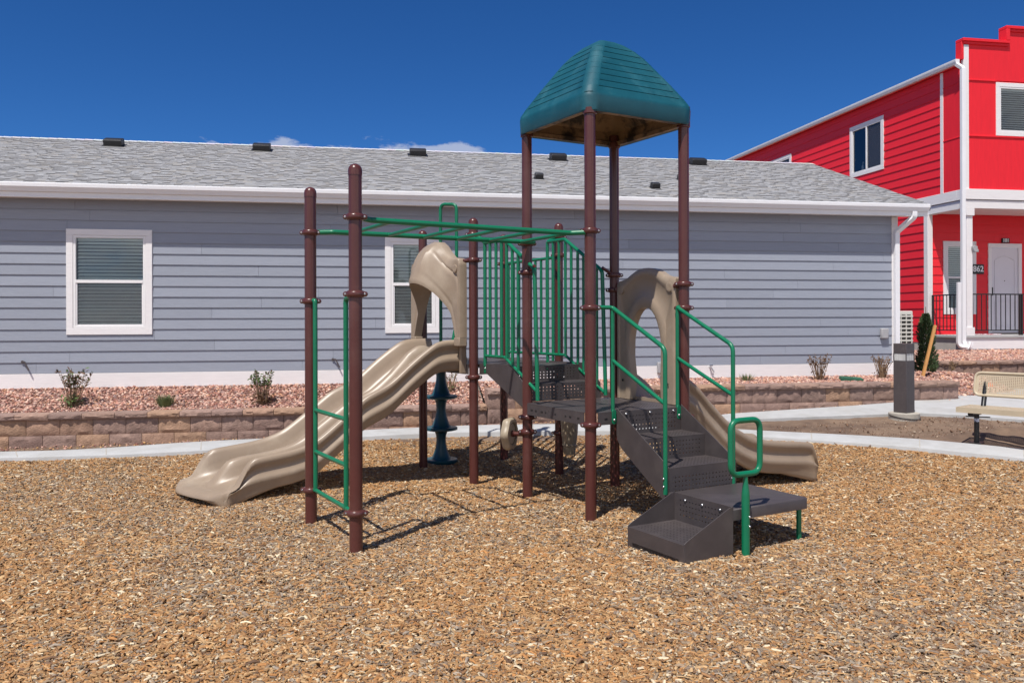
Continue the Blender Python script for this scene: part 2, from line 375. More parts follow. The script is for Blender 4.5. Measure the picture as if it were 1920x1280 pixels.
def post(key, ztop, cap, collars, ang=60):
    u, v = pos[key]
    m = MB(); m.lathe([(PR, -.25), (PR, ztop)], (u, v, 0), 28); p = m.build('post', M['brown'], play)
    if cap:
        m = MB(); rc = PR + .0025
        m.lathe([(rc, ztop - .03), (rc, ztop + .004)] + [(rc * math.cos(a) * .99, ztop + .006 + .046 * math.sin(a)) for a in [R(12 * k) for k in range(0, 8)]] + [(.001, ztop + .0525)], (u, v, 0), 28)
        m.build('post_cap', M['brown'], p)
    for c in collars:
        z, a = (c if isinstance(c, tuple) else (c, ang))
        m = MB(); h = .021
        m.lathe([(PR + .001, z - h - .005), (PR + .010, z - h - .002)] + [(PR + .010 + .011 * math.sin(R(180 * k / 8)), z - h * math.cos(R(180 * k / 8))) for k in range(9)] + [(PR + .010, z + h + .002), (PR + .001, z + h + .005)], (u, v, 0), 28, caps=False)
        for s in (0, 180):
            d = Vector((math.cos(R(a + s)), math.sin(R(a + s)), 0)); c0 = Vector((u, v, z)) + d * (PR + .021)
            t = Vector((-d.y, d.x, 0))
            m.lathe([(.001, -.018), (.015, -.016), (.019, -.008), (.019, .008), (.015, .016), (.001, .018)], c0, 12, axis=t)
        cl = m.build('clamp', M['brown'], p)
        for s in (0, 180):
            m = MB()
            d = Vector((math.cos(R(a + s)), math.sin(R(a + s)), 0)); c0 = Vector((u, v, z)) + d * (PR + .021)
            t = Vector((-d.y, d.x, 0)) * (1 if Vector((-d.y, d.x, 0)).dot(Vector((-.5, -.866, 0))) > 0 else -1)
            m.lathe([(.001, .022), (.007, .021), (.009, .017), (.009, .014)], c0, 10, axis=t, caps=False)
            m.build('bolt', M['steel'], p)
    return p
# clamp ears lie across the line of sight so both bolts show, as on the real clamps
SIDE = -30
post('A', 2.665, True, [(2.345, SIDE), (1.808, SIDE), (.283, SIDE)])
post('B', 2.645, True, [(2.33, SIDE), (1.78, SIDE), (.268, SIDE)])
post('P1', 3.42, False, [(2.35, SIDE), (1.722, SIDE), (.767, SIDE)])
post('P2', 3.42, False, [(2.325, SIDE), (2.06, SIDE), (.735, SIDE), (.60, SIDE)])
post('P3', 3.42, False, [(2.06, SIDE), (1.915, SIDE), (.76, SIDE)])
post('P4', 3.42, False, [(1.935, SIDE), (1.727, SIDE), (.78, SIDE)])
post('C', 2.615, True, [(2.495, SIDE), (2.235, SIDE), (1.046, SIDE)])
post('D', 2.585, True, [(2.19, SIDE), (1.04, SIDE)])
post('E', 2.60, True, [(2.297, SIDE), (1.04, SIDE)])
post('F', 2.63, True, [(2.526, SIDE), (2.328, SIDE), (1.04, SIDE), (.397, SIDE)])

# ---- canopy roof over the tower
def roof_ring(half, z, inset, bw=.095, rc=.06):
    """square ring with rounded hip bands; panels between the bands are set back by inset"""
    pts = []
    bw = min(bw, half * .48); rc = min(rc, bw * .92, half * .4)
    for q in range(4):
        a0 = R(-90 + 90 * q); ca, sa = math.cos(a0), math.sin(a0)
        def T(x, y): return (.5 + x * ca - y * sa, .5 + x * sa + y * ca, z)
        # side facing +x of this rotated frame, run in +y, then its corner
        e = half - bw
        pts += [T(half - inset, -e + .012), T(half - inset, 0), T(half - inset, e - .012), T(half - .000, e)]
        for k in range(5):
            a = R(90 * k / 4); pts.append(T(half - rc + rc * math.cos(a), half - rc + rc * math.sin(a)))
        # first point of next side: band edge
        pts.append(T(e, half))
    return pts
PROF = [(.570, 3.470), (.532, 3.543), (.488, 3.615), (.432, 3.705), (.374, 3.792), (.317, 3.878), (.262, 3.955), (.170, 4.047), (.088, 4.098), (.04, 4.114)]
def half_at(z): return smooth_lerp([(z_, h_) for h_, z_ in PROF], z)
rings = [roof_ring(.545, 3.325, .0, .125, .11), roof_ring(.566, 3.318, .0, .125, .11), roof_ring(.572, 3.33, .0, .125, .11), roof_ring(.576, 3.44, .0, .125, .11), roof_ring(.574, 3.458, .0, .125, .11), roof_ring(.570, 3.470, .0, .12, .105)]
zs = [3.478 + (4.055 - 3.478) * k / 9 for k in range(10)]
for k in range(9):
    z0, z1 = zs[k], zs[k + 1]
    bq = .10 - .003 * k
    rings.append(roof_ring(half_at(z0), z0, .003 if k else .001, bq, .085))
    rings.append(roof_ring(half_at(z1), z1 - .0005, .0075, bq, .085))
for h, z in ((.128, 4.074), (.094, 4.094), (.062, 4.107), (.03, 4.115), (.004, 4.118)): rings.append(roof_ring(h, z, 0, h * .47, h * .45))
m = MB(); m.loft(rings, True, False); m.f.append(tuple(range(len(m.v) - len(rings[-1]), len(m.v)))); m.col.append(None); roof = m.build('canopy_roof', M['teal'], play, smooth=28)
# inner skin and rim, tan and stained
m = MB()
def ring0(h, z, rc): return roof_ring(h, z, 0, .12, rc)
m.loft([ring0(.545, 3.325, .085), ring0(.50, 3.322, .07), ring0(.50, 3.36, .07), ring0(.53, 3.37, .08), ring0(.54, 3.46, .08), ring0(.40, 3.64, .05), ring0(.25, 3.84, .05), ring0(.09, 4.0, .03), ring0(.004, 4.05, .001)], True, False)
m.build('canopy_liner', M['liner'], play, smooth=30)
for q in ((0, 0), (1, 0), (1, 1), (0, 1)): m = MB(); m.lathe([(PR + .002, 3.30), (PR + .011, 3.305), (PR + .011, 3.35), (PR + .002, 3.352)], (q[0], q[1], 0), 20, caps=False); m.build('canopy_socket', M['brown'], roof)

# ---- decks
def deck(xf, s, zt, name='deck', label=None):
    m = MB(xf=xf); g = .075
    m.perf((g, g, zt), (1, 0, 0), (0, 1, 0), s - 2 * g, s - 2 * g, 24, 24, .0075, .004, .03, .03)
    e = .033
    for a0, a1, b0, b1 in ((g, s - g, -e, g), (g, s - g, s - g, s + e), (-e, g, g, s - g), (s - g, s + e, g, s - g)):
        m.box(a0, a1, b0, b1, zt - .006, zt)
    for sx in (0, 1):
        for sy in (0, 1):
            c = [(g, -e), (g, g), (-e, g), (-e, .052), (.0, .052), (.052, .0), (.052, -e)]
            c = [((s - x) if sx else x, (s - y) if sy else y) for x, y in c]
            if sx != sy: c = c[::-1]
            m.prism(c, 2, zt - .006, zt)
    t = .006; zb = zt - .105
    def skirt(x0, x1, y0, y1): m.box(x0, x1, y0, y1, zb, zt - .0065)
    skirt(.052, s - .052, -e, -e + t); skirt(.052, s - .052, s + e - t, s + e); skirt(-e, -e + t, .052, s - .052); skirt(s + e - t, s + e, .052, s - .052)
    # rim returned under the skirt
    m.box(.052, s - .052, -e + t, .02, zb, zb + .005); m.box(.052, s - .052, s - .02, s + e - t, zb, zb + .005)
    o = m.build(name, M['deck'], play, smooth=30)
    for (a, w) in ((.13, .03), (.25, .03), (.32, .018), (.48, .02), (.64, .018), (.70, .03), (.80, .03), (.87, .035)):   # slots in the skirt
        m = MB(xf=xf); m.box(a * s - w / 2, a * s + w / 2, -e - .0015, -e - .0002, zt - .066, zt - .05); m.build('slot', M['black'], o)
        m = MB(xf=xf); m.box(-e - .0015, -e - .0002, a * s - w / 2, a * s + w / 2, zt - .066, zt - .05); m.build('slot', M['black'], o)
    return o
deck(None, 1.0, .868)
deck(up2, S2, 1.178)

# ---- entry steps from the lower deck down to the landing
def bolt(m, c, axis, r=.011):
    m.lathe([(r, 0), (r, .003), (r * .75, .008), (r * .3, .0105), (.0005, .011)], c, 12, axis=axis, caps=False)
U0, U1 = .235, .925
st = MB()
st.perf((U0, -.040, .668), (1, 0, 0), (0, 0, 1), U1 - U0, .195, 17, 4, .0065, .004, .05, .022)
st.perf((U0, -.345, .672), (1, 0, 0), (0, 1, 0), U1 - U0, .305, 18, 7, .0065, .004, .03, .03)
st.perf((U0, -.345, .492), (1, 0, 0), (0, 0, 1), U1 - U0, .178, 17, 4, .0065, .004, .05, .022)
st.perf((U0, -.69, .495), (1, 0, 0), (0, 1, 0), U1 - U0, .343, 18, 8, .0065, .004, .03, .03)
st.perf((U0, -.69, .245), (1, 0, 0), (0, 0, 1), U1 - U0, .248, 17, 4, .0065, .004, .05, .055)
steps = st.build('entry_steps', M['deck'], play, smooth=30)
for u in (U0, U1):
    m = MB(); m.prism([(-.045, .60), (-.045, .885), (-.012, .885), (-.012, .60)][::-1], 0, u - .003, u + .003)
    poly = [(-.047, .893), (-.66, .525), (-.694, .50), (-.694, .235), (-.64, .238), (-.10, .575), (-.047, .64)]
    m = MB(); m.prism(poly, 0, u - .0035, u + .0035); m.build('step_side_panel', M['deck'], steps, bevel=.002)
for u in (.33, .585, .84): m = MB(); bolt(m, (u, -.0405, .842), (0, -1, 0)); m.build('bolt', M['steel'], steps)

# ---- landing and transfer step
L0, L1, LV0, LV1, LZ = .222, .985, -1.375, -.695, .318
m = MB()
def rrect(x0, x1, y0, y1, r, n=5):
    pts = []
    for cx, cy, a in ((x1 - r, y0 + r, -90), (x1 - r, y1 - r, 0), (x0 + r, y1 - r, 90), (x0 + r, y0 + r, 180)):
        for k in range(n + 1):
            t = R(a + 90 * k / n); pts.append((cx + r * math.cos(t), cy + r * math.sin(t)))
    return pts
outl = [(L0, LV0)] + [(L1 - .045 + .045 * math.sin(R(15 * k)), LV0 + .045 - .045 * math.cos(R(15 * k))) for k in range(7)] + [(L1, LV1), (L0, LV1)]
r0 = [(x, y, LZ - .078) for x, y in outl]
def inset(o, d): 
    cx, cy = (L0 + L1) / 2, (LV0 + LV1) / 2
    return [(cx + (x - cx) * (1 - d / (L1 - L0) * 2), cy + (y - cy) * (1 - d / (LV1 - LV0) * 2)) for x, y in o]
m.loft([[(x, y, LZ - .078) for x, y in outl], [(x, y, LZ - .010) for x, y in outl], [(x, y, LZ - .003) for x, y in inset(outl, .003)], [(x, y, LZ) for x, y in inset(outl, .010)]], True, True)
landing = m.build('transfer_landing', M['deck'], play, smooth=50)
m = MB(); T0, T1 = -.222, .219
m.perf((T0, LV0 + .004, .128), (1, 0, 0), (0, 1, 0), T1 - T0, .60, 12, 15, .0065, .004, .04, .04)       # tread
m.perf((T1 - .003, LV0 + .60, .128), (0, -1, 0), (0, 0, 1), .596, .205, 15, 4, .0065, .003, .05, .03)     # riser up to the landing
m.perf((T0, LV0 + .60, -.10), (0, -1, 0), (0, 0, 1), .596, .224, 16, 3, .006, .003, .05, .125)            # front face
tstep = m.build('transfer_step', M['deck'], play, smooth=30)
for v in (LV0 + .002, LV0 + .602):
    m = MB(); m.prism([(T0 - .001, -.1), (T1 + .002, -.1), (T1 + .002, .338), (T1 - .03, .332), (T0 + .03, .155), (T0 - .001, .135)], 1, v - .003, v + .003)
    m.build('step_side_panel', M['deck'], tstep, bevel=.0018)
for v in (LV0 + .12, LV0 + .30, LV0 + .48): m = MB(); bolt(m, (T1 - .0035, v, .292), (-1, 0, 0)); m.build('bolt', M['steel'], tstep)
m = MB(); m.box(.93, .965, -1.318, -1.296, -.1, LZ - .07); m.build('landing_leg', M['green'], landing, bevel=.003)
m = MB(); m.box(.93, .965, -.80, -.778, -.1, LZ - .07); m.build('landing_leg', M['green'], landing, bevel=.003)
# transfer handle: rounded loop on a post bolted to the landing
m = MB(); hu, hv = .305, -1.408
m.lathe([(.0285, -.1), (.0285, .405), (.026, .44), (.016, .512), (.014, .56)], (hu, hv, 0), 20)
handle = m.build('transfer_handle', M['green'], play)
loop = fillet_loop([(hu - .138, hv, .56), (hu + .138, hv, .56), (hu + .138, hv, .93), (hu - .138, hv, .93)], .075, 7)
m = MB(); m.tube(loop, .0205, 14, closed=True); m.build('grip_loop', M['green'], handle, smooth=60)
for z in (.20, .265): m = MB(); bolt(m, (hu + .012, hv - .024, z), (.35, -1, 0), .009); m.build('bolt', M['steel'], handle)

# ---- entry handrails
GR = .0172
def rail_entry(u, vs, ztop, zend, zmid0, zmid1, clampu):
    m = MB()
    top = fillet([(clampu, .0, ztop + .003), (u, vs, ztop), (u, -.685, zend), (u, -.685, .30)], [.03, .085], 7)
    m.tube(top, GR, 12)
    r_ = m.build('entry_handrail', M['green'], play, smooth=60)
    m = MB(); m.tube([(u, vs - .002, ztop - .005), (u, vs - .002, .86)], GR * .94, 12); m.build('rail_upright', M['green'], r_, smooth=60)
    m = MB(); m.tube([(u, vs - .004, zmid0), (u, -.683, zmid1)], GR * .9, 12); m.build('middle_rail', M['green'], r_, smooth=60)
    m = MB(); m.prism(rrect(u - .021, u + .021, .765, .885, .019), 1, vs - .022, vs - .012); m.build('bracket', M['green'], r_, bevel=.002)
    for bq in (((u, vs - .022, .80), (0, -1, 0)), ((u - GR, -.685, .36), (-1, 0, 0), .009), ((u - GR, -.685, .42), (-1, 0, 0), .009)): m = MB(); bolt(m, *bq); m.build('bolt', M['steel'], r_)
rail_entry(.205, -.025, 1.725, 1.405, 1.288, .985, .07)
rail_entry(.905, -.020, 1.732, 1.415, 1.292, 1.02, .95)

# ---- upper stairs between the decks (set slightly askew)
m = MB(); Q0, Q1 = .0, .85
m.perf((Q0, 1.085, .866), (1, 0, 0), (0, 0, 1), Q1 - Q0, .160, 19, 4, .0068, .004, .05, .018)
m.perf((Q0, 1.085, 1.026), (1, 0, 0), (0, 1, 0), Q1 - Q0, .305, 19, 7, .0068, .004, .03, .03)
m.perf((Q0, 1.390, 1.026), (1, 0, 0), (0, 0, 1), Q1 - Q0, .152, 19, 4, .0068, .004, .05, .018)
m.perf((Q0, 1.390, 1.178), (1, 0, 0), (0, 1, 0), Q1 - Q0, .52, 19, 12, .0068, .004, .03, .03)
us = m.build('deck_stairs', M['deck'], play, smooth=30)
for q in (Q0, Q1):
    m = MB(); m.prism([(1.035, .815), (1.09, .815), (1.77, 1.085), (1.94, 1.085), (1.94, 1.19), (1.29, 1.20), (1.035, 1.02)], 0, q - .0035, q + .0035)
    m.build('step_side_panel', M['deck'], us, bevel=.002)
def stair_rail(p0, p1, ts_bal, z_up, z_lo, zb_up, zb_lo, zend, startclamp, endclamp, tk=.42):
    p0, p1 = Vector((*p0, 0)), Vector((*p1, 0))
    def P(t, z): q = p0 + (p1 - p0) * t; return Vector((q.x, q.y, z))
    m = MB()
    m.tube(fillet([startclamp, P(0, z_up), P(tk, z_up), P(.97, z_lo), P(1.02, zend)], [.05, .06, .07], 6), .0192, 12)
    r_ = m.build('stair_guard', M['green'], play, smooth=60)
    m = MB(); m.tube(fillet([P(0, zb_up), P(tk, zb_up), P(1.0, zb_lo)], .05, 5), GR * .9, 12); m.build('bottom_rail', M['green'], r_, smooth=60)
    def top(t): return z_up if t <= tk else z_up + (z_lo - z_up) * (t - tk) / (.97 - tk)
    def bot(t): return zb_up if t <= tk else zb_up + (zb_lo - zb_up) * (t - tk) / (1 - tk)
    for t in ts_bal:
        m = MB(); m.tube([P(t, bot(t) - (.10 if t == 0 else 0)), P(t, top(t))], .0158 if t else .018, 10); m.build('baluster', M['green'], r_, smooth=60)
    m = MB(); m.tube([endclamp, P(.97, z_lo + .03)], .016, 10); m.build('link', M['brown'], r_, smooth=60)
    d = (p1 - p0).normalized(); n = Vector((d.y, -d.x, 0)) * (-1 if d.y < 0 else 1)
    m = MB(); c = P(0, zb_up - .125); m.obox(c, d * .021, n * .006, (0, 0, .05)); m.build('bracket', M['green'], r_, bevel=.004)
    m = MB(); bolt(m, c - n * 0 + Vector((-.3, -.95, 0)) * .006, (-.3, -.95, 0)); m.build('bolt', M['steel'], r_)
cu, cv = pos['C']; fu, fv = pos['F']; e3u, e3v = pos['P3']
stair_rail((0, 1.82), (0, .84), (0, .11, .235, .347, .45, .56, .67, .80), 2.40, 2.085, 1.268, .985, .90, (cu + .02, cv - .03, 2.495), (0.0, .985, 2.06), .41)
stair_rail((.85, 1.99), (.85, .97), (0, .11, .22, .34, .446, .56, .66, .77, .88), 2.46, 2.10, 1.262, .925, .90, (fu - .05, fv, 2.526), (.985, 1.0, 2.06), .33)

# ---- barrier across the far side of the upper deck
eu, ev = Vector((*pos['E'], 0)), Vector((*pos['F'], 0)); dEF = ev - eu
def BP(t, z): q = eu + dEF * t; return Vector((q.x, q.y, z))
m = MB(); m.tube([BP(.04, 2.30), BP(.95, 2.31)], GR, 12); bar = m.build('barrier', M['green'], play, smooth=60)
m = MB(); m.tube([BP(.08, 1.25), BP(.92, 1.25)], GR * .9, 12); m.build('bottom_rail', M['green'], bar, smooth=60)
for k in range(9):
    m = MB(); t = .10 + .8 * k / 8; m.tube([BP(t, 1.25 if 0 < k < 8 else 1.14), BP(t, 2.305)], .0158, 10); m.build('baluster', M['green'], bar, smooth=60)

# ---- monkey bars: two rails from the outer posts to the tower, bent inwards past the posts, with rungs
zb = 2.333
m = MB(); m.tube(fillet([(-1.955, .0, zb + .008), (-1.86, .085, zb + .008), (-.14, .085, zb), (-.045, .0, zb + .003)], .05, 6), .0205, 14)
mb1 = m.build('overhead_ladder', M['green'], play, smooth=60)
m = MB(); m.tube(fillet([(-1.965, 1.02, zb), (-1.86, .93, zb), (-.12, .915, zb), (.03, .93, zb + .004), (.045, .96, zb + .004)], .05, 6), .0205, 14)
m.build('side_rail', M['green'], mb1, smooth=60)
for k in range(6):
    t = .15 + .1575 * k; m = MB(); m.tube([(-2 + 2 * t, .075, zb + .004), (-2 + 2 * t, .925, zb - .003)], .0155, 12); m.build('rung', M['green'], mb1, smooth=60)

# ---- climbing ladder between the two outer posts
m = MB(); m.tube(fillet([(-2.005, .99, 1.785), (-2.0, .945, 1.785), (-2.0, .945, .272)], .035, 6), .0185, 12)
lad = m.build('end_ladder', M['green'], play, smooth=60)
m = MB(); m.tube(fillet([(-1.995, .045, 1.80), (-2.0, .205, 1.78), (-2.0, .205, .272)], .035, 6), .0185, 12); m.build('stile', M['green'], lad, smooth=60)
for z in (.278, .585, .915):
    m = MB(); a, b = (.98, .045) if z < .3 else (.945, .205)
    m.tube([(-2.0, a, z), (-2.0, b, z)], .0165, 12); m.build('rung', M['green'], lad, smooth=60)

# ---- slides
SLIDE_A = Vector((-math.cos(PHI), -math.sin(PHI), 0)); SLIDE_B = E_VP
def make_slide(name, origin, a, b, lip, s_end, divider, zdeck, hw, label=None, mname='tan2', rear=0.0, nose=.13, endbed=.02, endw=.19, flare=.0, thick=.0, shear=((0, 0), (9, 0))):
    """origin: middle of the deck edge; a: downhill axis, b: towards the far side. lip: (s, z) of the wall top"""
    origin, a, b = Vector(origin), Vector(a), Vector(b)
    def section(s, zl, k, kd, drop=0.0):
        """cross-section: t across, z; k wall height factor"""
        zb = zl - .235
        half = []
        d = kd
        rem = s_end - s
        W = hw * (1 + flare * max(0, 1 - rem / .13) ** 2)
        th_ = 1 + thick * max(0, 1 - rem / .45)
        half += [(0.0, d), (.02, d * .985), (.04, d * .90), (.06, d * .62), (.08, d * .27), (.105, d * .07), (.14, .004), (.20, .0), (.26, .012 * k), (.295, .06 * k), (.315, .13 * k), (.332, .195 * k),
                 (.348, .222 * k), (.362, .232 * k), (.366, .226 * k), (.370, .232 * k), (.386, .236 * k), (.402, .226 * k), (.410, .205 * k), (.408, .18 * k), (.398, .158 * k),
                 (.386, .145 * k), (.380, .125 * k), (.382, .095 * k), (.392, .07 * k), (.404, .055 * k), (.410, .038 * k), (.408, .012 * k), (.398, -.010), (.388, -.035), (.386, -.058), (.378, -.075), (.362, -.082), (.34, -.075), (.2, -.05)]
        half = [(t, h * th_ if h < 0 else h) for t, h in half]
        sc = W / .41
        pts = [(-t * sc, h) for t, h in half[::-1]] + [(t * sc, h) for t, h in half[1:]]
        pts.append((0, -.05))
        kx = lerp(shear, s)
        return [origin + a * (s + kx * t) + b * t + Vector((0, 0, zb + h - drop)) for t, h in pts]
    N = 64; rings = []
    for i in range(N + 1):
        s = rear + (s_end - rear) * i / N
        zl = smooth_lerp(lip, s)
        zb = zl - .235
        rem = s_end - s
        k = 1.0 if rem > endw + endbed else max(.16, (1 - (1 - max(0, rem - endbed) / endw) ** 2.4)) if rem > endbed else .10
        kd = 0.0
        if divider:
            kd = lerp([(0.0, 0.0), (.09, .05), (.17, .13), (.25, .175), (.34, .20), (.46, .205), (.55, .175), (.66, .15), (.84, .15), (1.0, .155), (1.4, .18), (2.17, .19), (2.27, .18), (2.34, .11), (2.42, .03), (2.48, 0)], s)
        zfix = zl
        rings.append(section(s, zfix, k, kd))
    # rounded lip, bulging forward in plan and rolling under
    base = rings[-1]; zmid = zfix - .235 - .036 * (1 + thick); kx = lerp(shear, s_end)
    for g in (12, 25, 38, 50, 62, 72, 80, 86, 90):
        c_, s_ = math.cos(R(g)), math.sin(R(g)); r_ = []
        for p in base:
            t = (p - origin).dot(b); e_ = math.sqrt(max(0, 1 - min(1, abs(t) / (hw * 1.02)) ** 2.0))
            q = p + a * (nose * s_ * (.25 + .75 * e_)) - b * (t * .06 * s_ * s_)
            q.z = zmid + (p.z - zmid) * c_; r_.append(q)
        rings.append(r_)
    for r_ in rings:
        for p in r_: p.z = max(p.z, -.05)
    m = MB(); m.loft(rings, True, True)
    o = m.build(name, M[mname], play, smooth=75)
    return o
lipL = [(0, 1.425), (.12, 1.425), (.25, 1.418), (.34, 1.395), (.43, 1.34), (.53, 1.27), (.64, 1.185), (.82, 1.035), (.92, .975), (1.02, .93), (1.12, .88), (1.22, .805), (1.35, .70), (1.48, .60), (1.6, .515), (1.72, .465), (1.85, .432), (2.0, .410), (2.2, .385), (2.35, .355), (2.5, .31)]
Mid = Vector(((pos['C'][0] + pos['D'][0]) / 2, (pos['C'][1] + pos['D'][1]) / 2, 0))
sl1 = make_slide('double_slide', Mid, (-1, 0, 0), (0, 1, 0), lipL, 2.47, True, 1.178, .415, endbed=.075, nose=.15, thick=.9, flare=.05, shear=((0, .07), (1.0, .12), (1.6, .18), (2.1, .27), (2.5, .34)))
lipR = [(0, 1.135), (.10, 1.12), (.20, 1.065), (.28, 1.005), (.38, .905), (.48, .815), (.58, .725), (.70, .635), (.87, .545), (1.0, .50), (1.15, .470), (1.4, .440), (1.62, .42), (1.8, .40)]
sl2 = make_slide('single_slide', (1.0, .49, 0), (1, 0, 0), (0, 1, 0), lipR, 1.80, False, .868, .395, rear=.03, endbed=.0, endw=.075, nose=.045, flare=.07, thick=.9)

# ---- hood over the double slide
def hood():
    def P(s, t, z): q = Mid + SLIDE_A * s + SLIDE_B * t; return Vector((q.x, q.y, z))
    s0, s1 = .07, .16
    half = [(.530, 1.45), (.530, 1.75), (.530, 2.12), (.527, 2.20), (.508, 2.245), (.47, 2.258), (.41, 2.255), (.33, 2.275), (.245, 2.335), (.16, 2.405), (.08, 2.448), (0, 2.458)]
    hs = []
    for (ta, za), (tb, zb_) in zip(half, half[1:]):
        for q in range(4): hs.append((ta + (tb - ta) * q / 4, za + (zb_ - za) * q / 4))
    hs.append(half[-1]); half = hs
    outer = [(-t, z) for t, z in half] + [(t, z) for t, z in half[::-1][1:]]
    def inner(i):
        n = len(outer) - 1; x = -1 + 2 * i / n
        tt = .445 * math.copysign(abs(math.sin(x * math.pi / 2)) ** .85, x)
        zz = 1.45 + .575 * (1 - (abs(tt) / .445) ** 2.5)
        return (tt, zz)
    inn = [inner(i) for i in range(len(outer))]
    m = MB(); rings = []
    def bulge(t, w):   # canopy bulge of the front face
        return .0
    K = 26
    for i, ((to, zo), (ti, zi)) in enumerate(zip(outer, inn)):
        x = -1 + 2 * i / (len(outer) - 1)
        amp = .27 * max(0, 1 - (abs(ti) / .36) ** 2) ** 1.3
        row = [P(s0, to, zo), P(s0 + .02, to, zo), P(s1 - .012, to, zo), P(s1, to * .985, zo - .01)]
        for k in range(1, K):
            g = k / K; q = g * g * (3 - 2 * g)
            tt, zz = to * .985 + (ti - to * .985) * g, (zo - .01) + (zi - zo + .01) * g
            lift = .06 * math.sin(math.pi * g) * (amp / .27)
            groove = -.014 * (math.exp(-((g - .27) / .035) ** 2) + .8 * math.exp(-((g - .86) / .035) ** 2)) * min(1, abs(x) * 2.2) + (.016 * math.exp(-((abs(tt) - .085) / .016) ** 2) * math.sin(math.pi * g) if amp > .05 else 0)
            row.append(P(s1 + amp * (g ** .75) + groove, tt, zz + lift + .02 * g * amp / .27))
        row += [P(s1 + amp * 1.0, ti, zi + .028 * amp / .27), P(s1 + amp * .98, ti, zi - .012 * amp / .27), P(s1 + amp * .75, ti * 1.0, zi + .01 * amp / .27), P(s1 - .01, ti, zi), P(s0, ti, zi)]
        rings.append(row)
    m.loft(rings, True, True)
    h = m.build('slide_hood', M['tan'], play, smooth=50)
    # moulded bolt bosses on the shoulders
    for t in (-.45, .45):
        m = MB(); m.lathe([(.042, -.01), (.042, .002), (.034, .006), (.02, .004), (.001, .004)], P(s1 + .006, t, 2.15), 18, axis=SLIDE_A); m.build('boss', M['tan'], h)
    # sockets joining the hood to the slide side walls
    for t in (-.475, .475):
        m = MB(); c = P(.115, t, 1.405); m.obox(c, SLIDE_A * .047, SLIDE_B * .055, (0, 0, .044)); m.build('socket', M['tan'], h, bevel=.008)
    for key, t in (('C', -.50), ('D', .50)):
        m = MB(); u, v = pos[key]; m.tube([(u, v, 2.235 if key == 'C' else 2.19), P(.10, t, 2.225)], .021, 10); m.build('link', M['brown'], h, smooth=60)
    # front shoulder of the slide below the near socket
    m = MB(); m.obox(P(.06, -.43, 1.24), SLIDE_A * .035, SLIDE_B * .02, (0, 0, .16)); m.build('flange', M['tan'], h, bevel=.008)
hood()

# ---- moulded entrance panel of the single slide, between the two tower posts on that side
def panel():
    u0, u1 = .955, 1.03
    yc = .49
    outer = [(.065, .875), (.065, 1.30), (.065, 1.80), (.065, 1.985), (.10, 2.005), (.16, 2.008), (.22, 2.025), (.28, 2.058), (.36, 2.088), (.44, 2.10), (.50, 2.102), (.56, 2.098), (.63, 2.08), (.70, 2.05), (.76, 2.02), (.82, 2.003), (.88, 1.995), (.915, 1.97), (.915, 1.80), (.915, 1.30), (.915, .875)]
    n = len(outer) - 1
    inn = []
    for i in range(n + 1):
        x = -1 + 2 * i / n
        if abs(x) > .8:
            z = .875 + (1 - (abs(x) - .8) / .2) * .40; w = .228 - .012 * math.sin((z - .875) / .4 * math.pi)
            if x > 0: w += -.02 * math.sin(max(0, (z - .875)) / .4 * math.pi)
        else:
            a = (abs(x) / .8) * math.pi / 2
            w = .240 * math.sin(a) ** .9 if abs(x) > 0 else 0; z = 1.275 + .465 * math.cos(a)
            if a > 1.2: w = .228 + (.24 * math.sin(1.2) ** .9 - .228) * (1 - (a - 1.2) / (math.pi / 2 - 1.2))
        inn.append((yc + math.copysign(w, x), z))
    m = MB(); rings = []
    for (vo, zo), (vi, zi) in zip(outer, inn):
        vm1, zm1 = vi + (vo - vi) * .82, zi + (zo - zi) * .82
        vm2, zm2 = vi + (vo - vi) * .30, zi + (zo - zi) * .30
        row = [(u1, vo, zo), (u0 + .014, vo, zo), (u0 + .004, vo + (vi - vo) * .03, zo + (zi - zo) * .03), (u0 - .004, vi + (vo - vi) * .90, zi + (zo - zi) * .90), (u0 - .004, vm1, zm1), (u0 + .008, vi + (vo - vi) * .78, zi + (zo - zi) * .78),
               (u0 + .008, vi + (vo - vi) * .34, zi + (zo - zi) * .34), (u0 - .004, vm2, zm2), (u0 - .006, vi + (vo - vi) * .08, zi + (zo - zi) * .08), (u0 + .004, vi, zi), (u1, vi, zi)]
        rings.append(row)
    m.loft(rings, True, True)
    p = m.build('slide_entrance_panel', M['tan'], play, smooth=45)
    for v in (.14, .84):
        m = MB(); m.lathe([(.045, -.006), (.045, .008), (.036, .012), (.02, .010), (.001, .010)], (u0 + .004, v, 1.915), 18, axis=(-1, 0, 0)); m.build('boss', M['tan'], p)
    for key, v in (('P3', .90), ('P4', .08)):
        m = MB(); a, b = pos[key]; m.tube([(a, b, 1.925), (u0 - .004, v, 1.92)], .018, 10); m.build('link', M['brown'], p, smooth=60)
    for v in (.165, .815): m = MB(); m.lathe([(.012, 0), (.012, .002), (.001, .0025)], (u0 - .002, v, 1.05), 12, axis=(-1, 0, 0)); m.build('bolt_hole', M['black'], p)
panel()
# flange joining the single slide to the panel
for fv0 in (.085, .865): m = MB(); m.box(1.03, 1.075, fv0, fv0 + .03, .80, 1.12); m.build('slide_flange', M['tan'], sl2, bevel=.008)

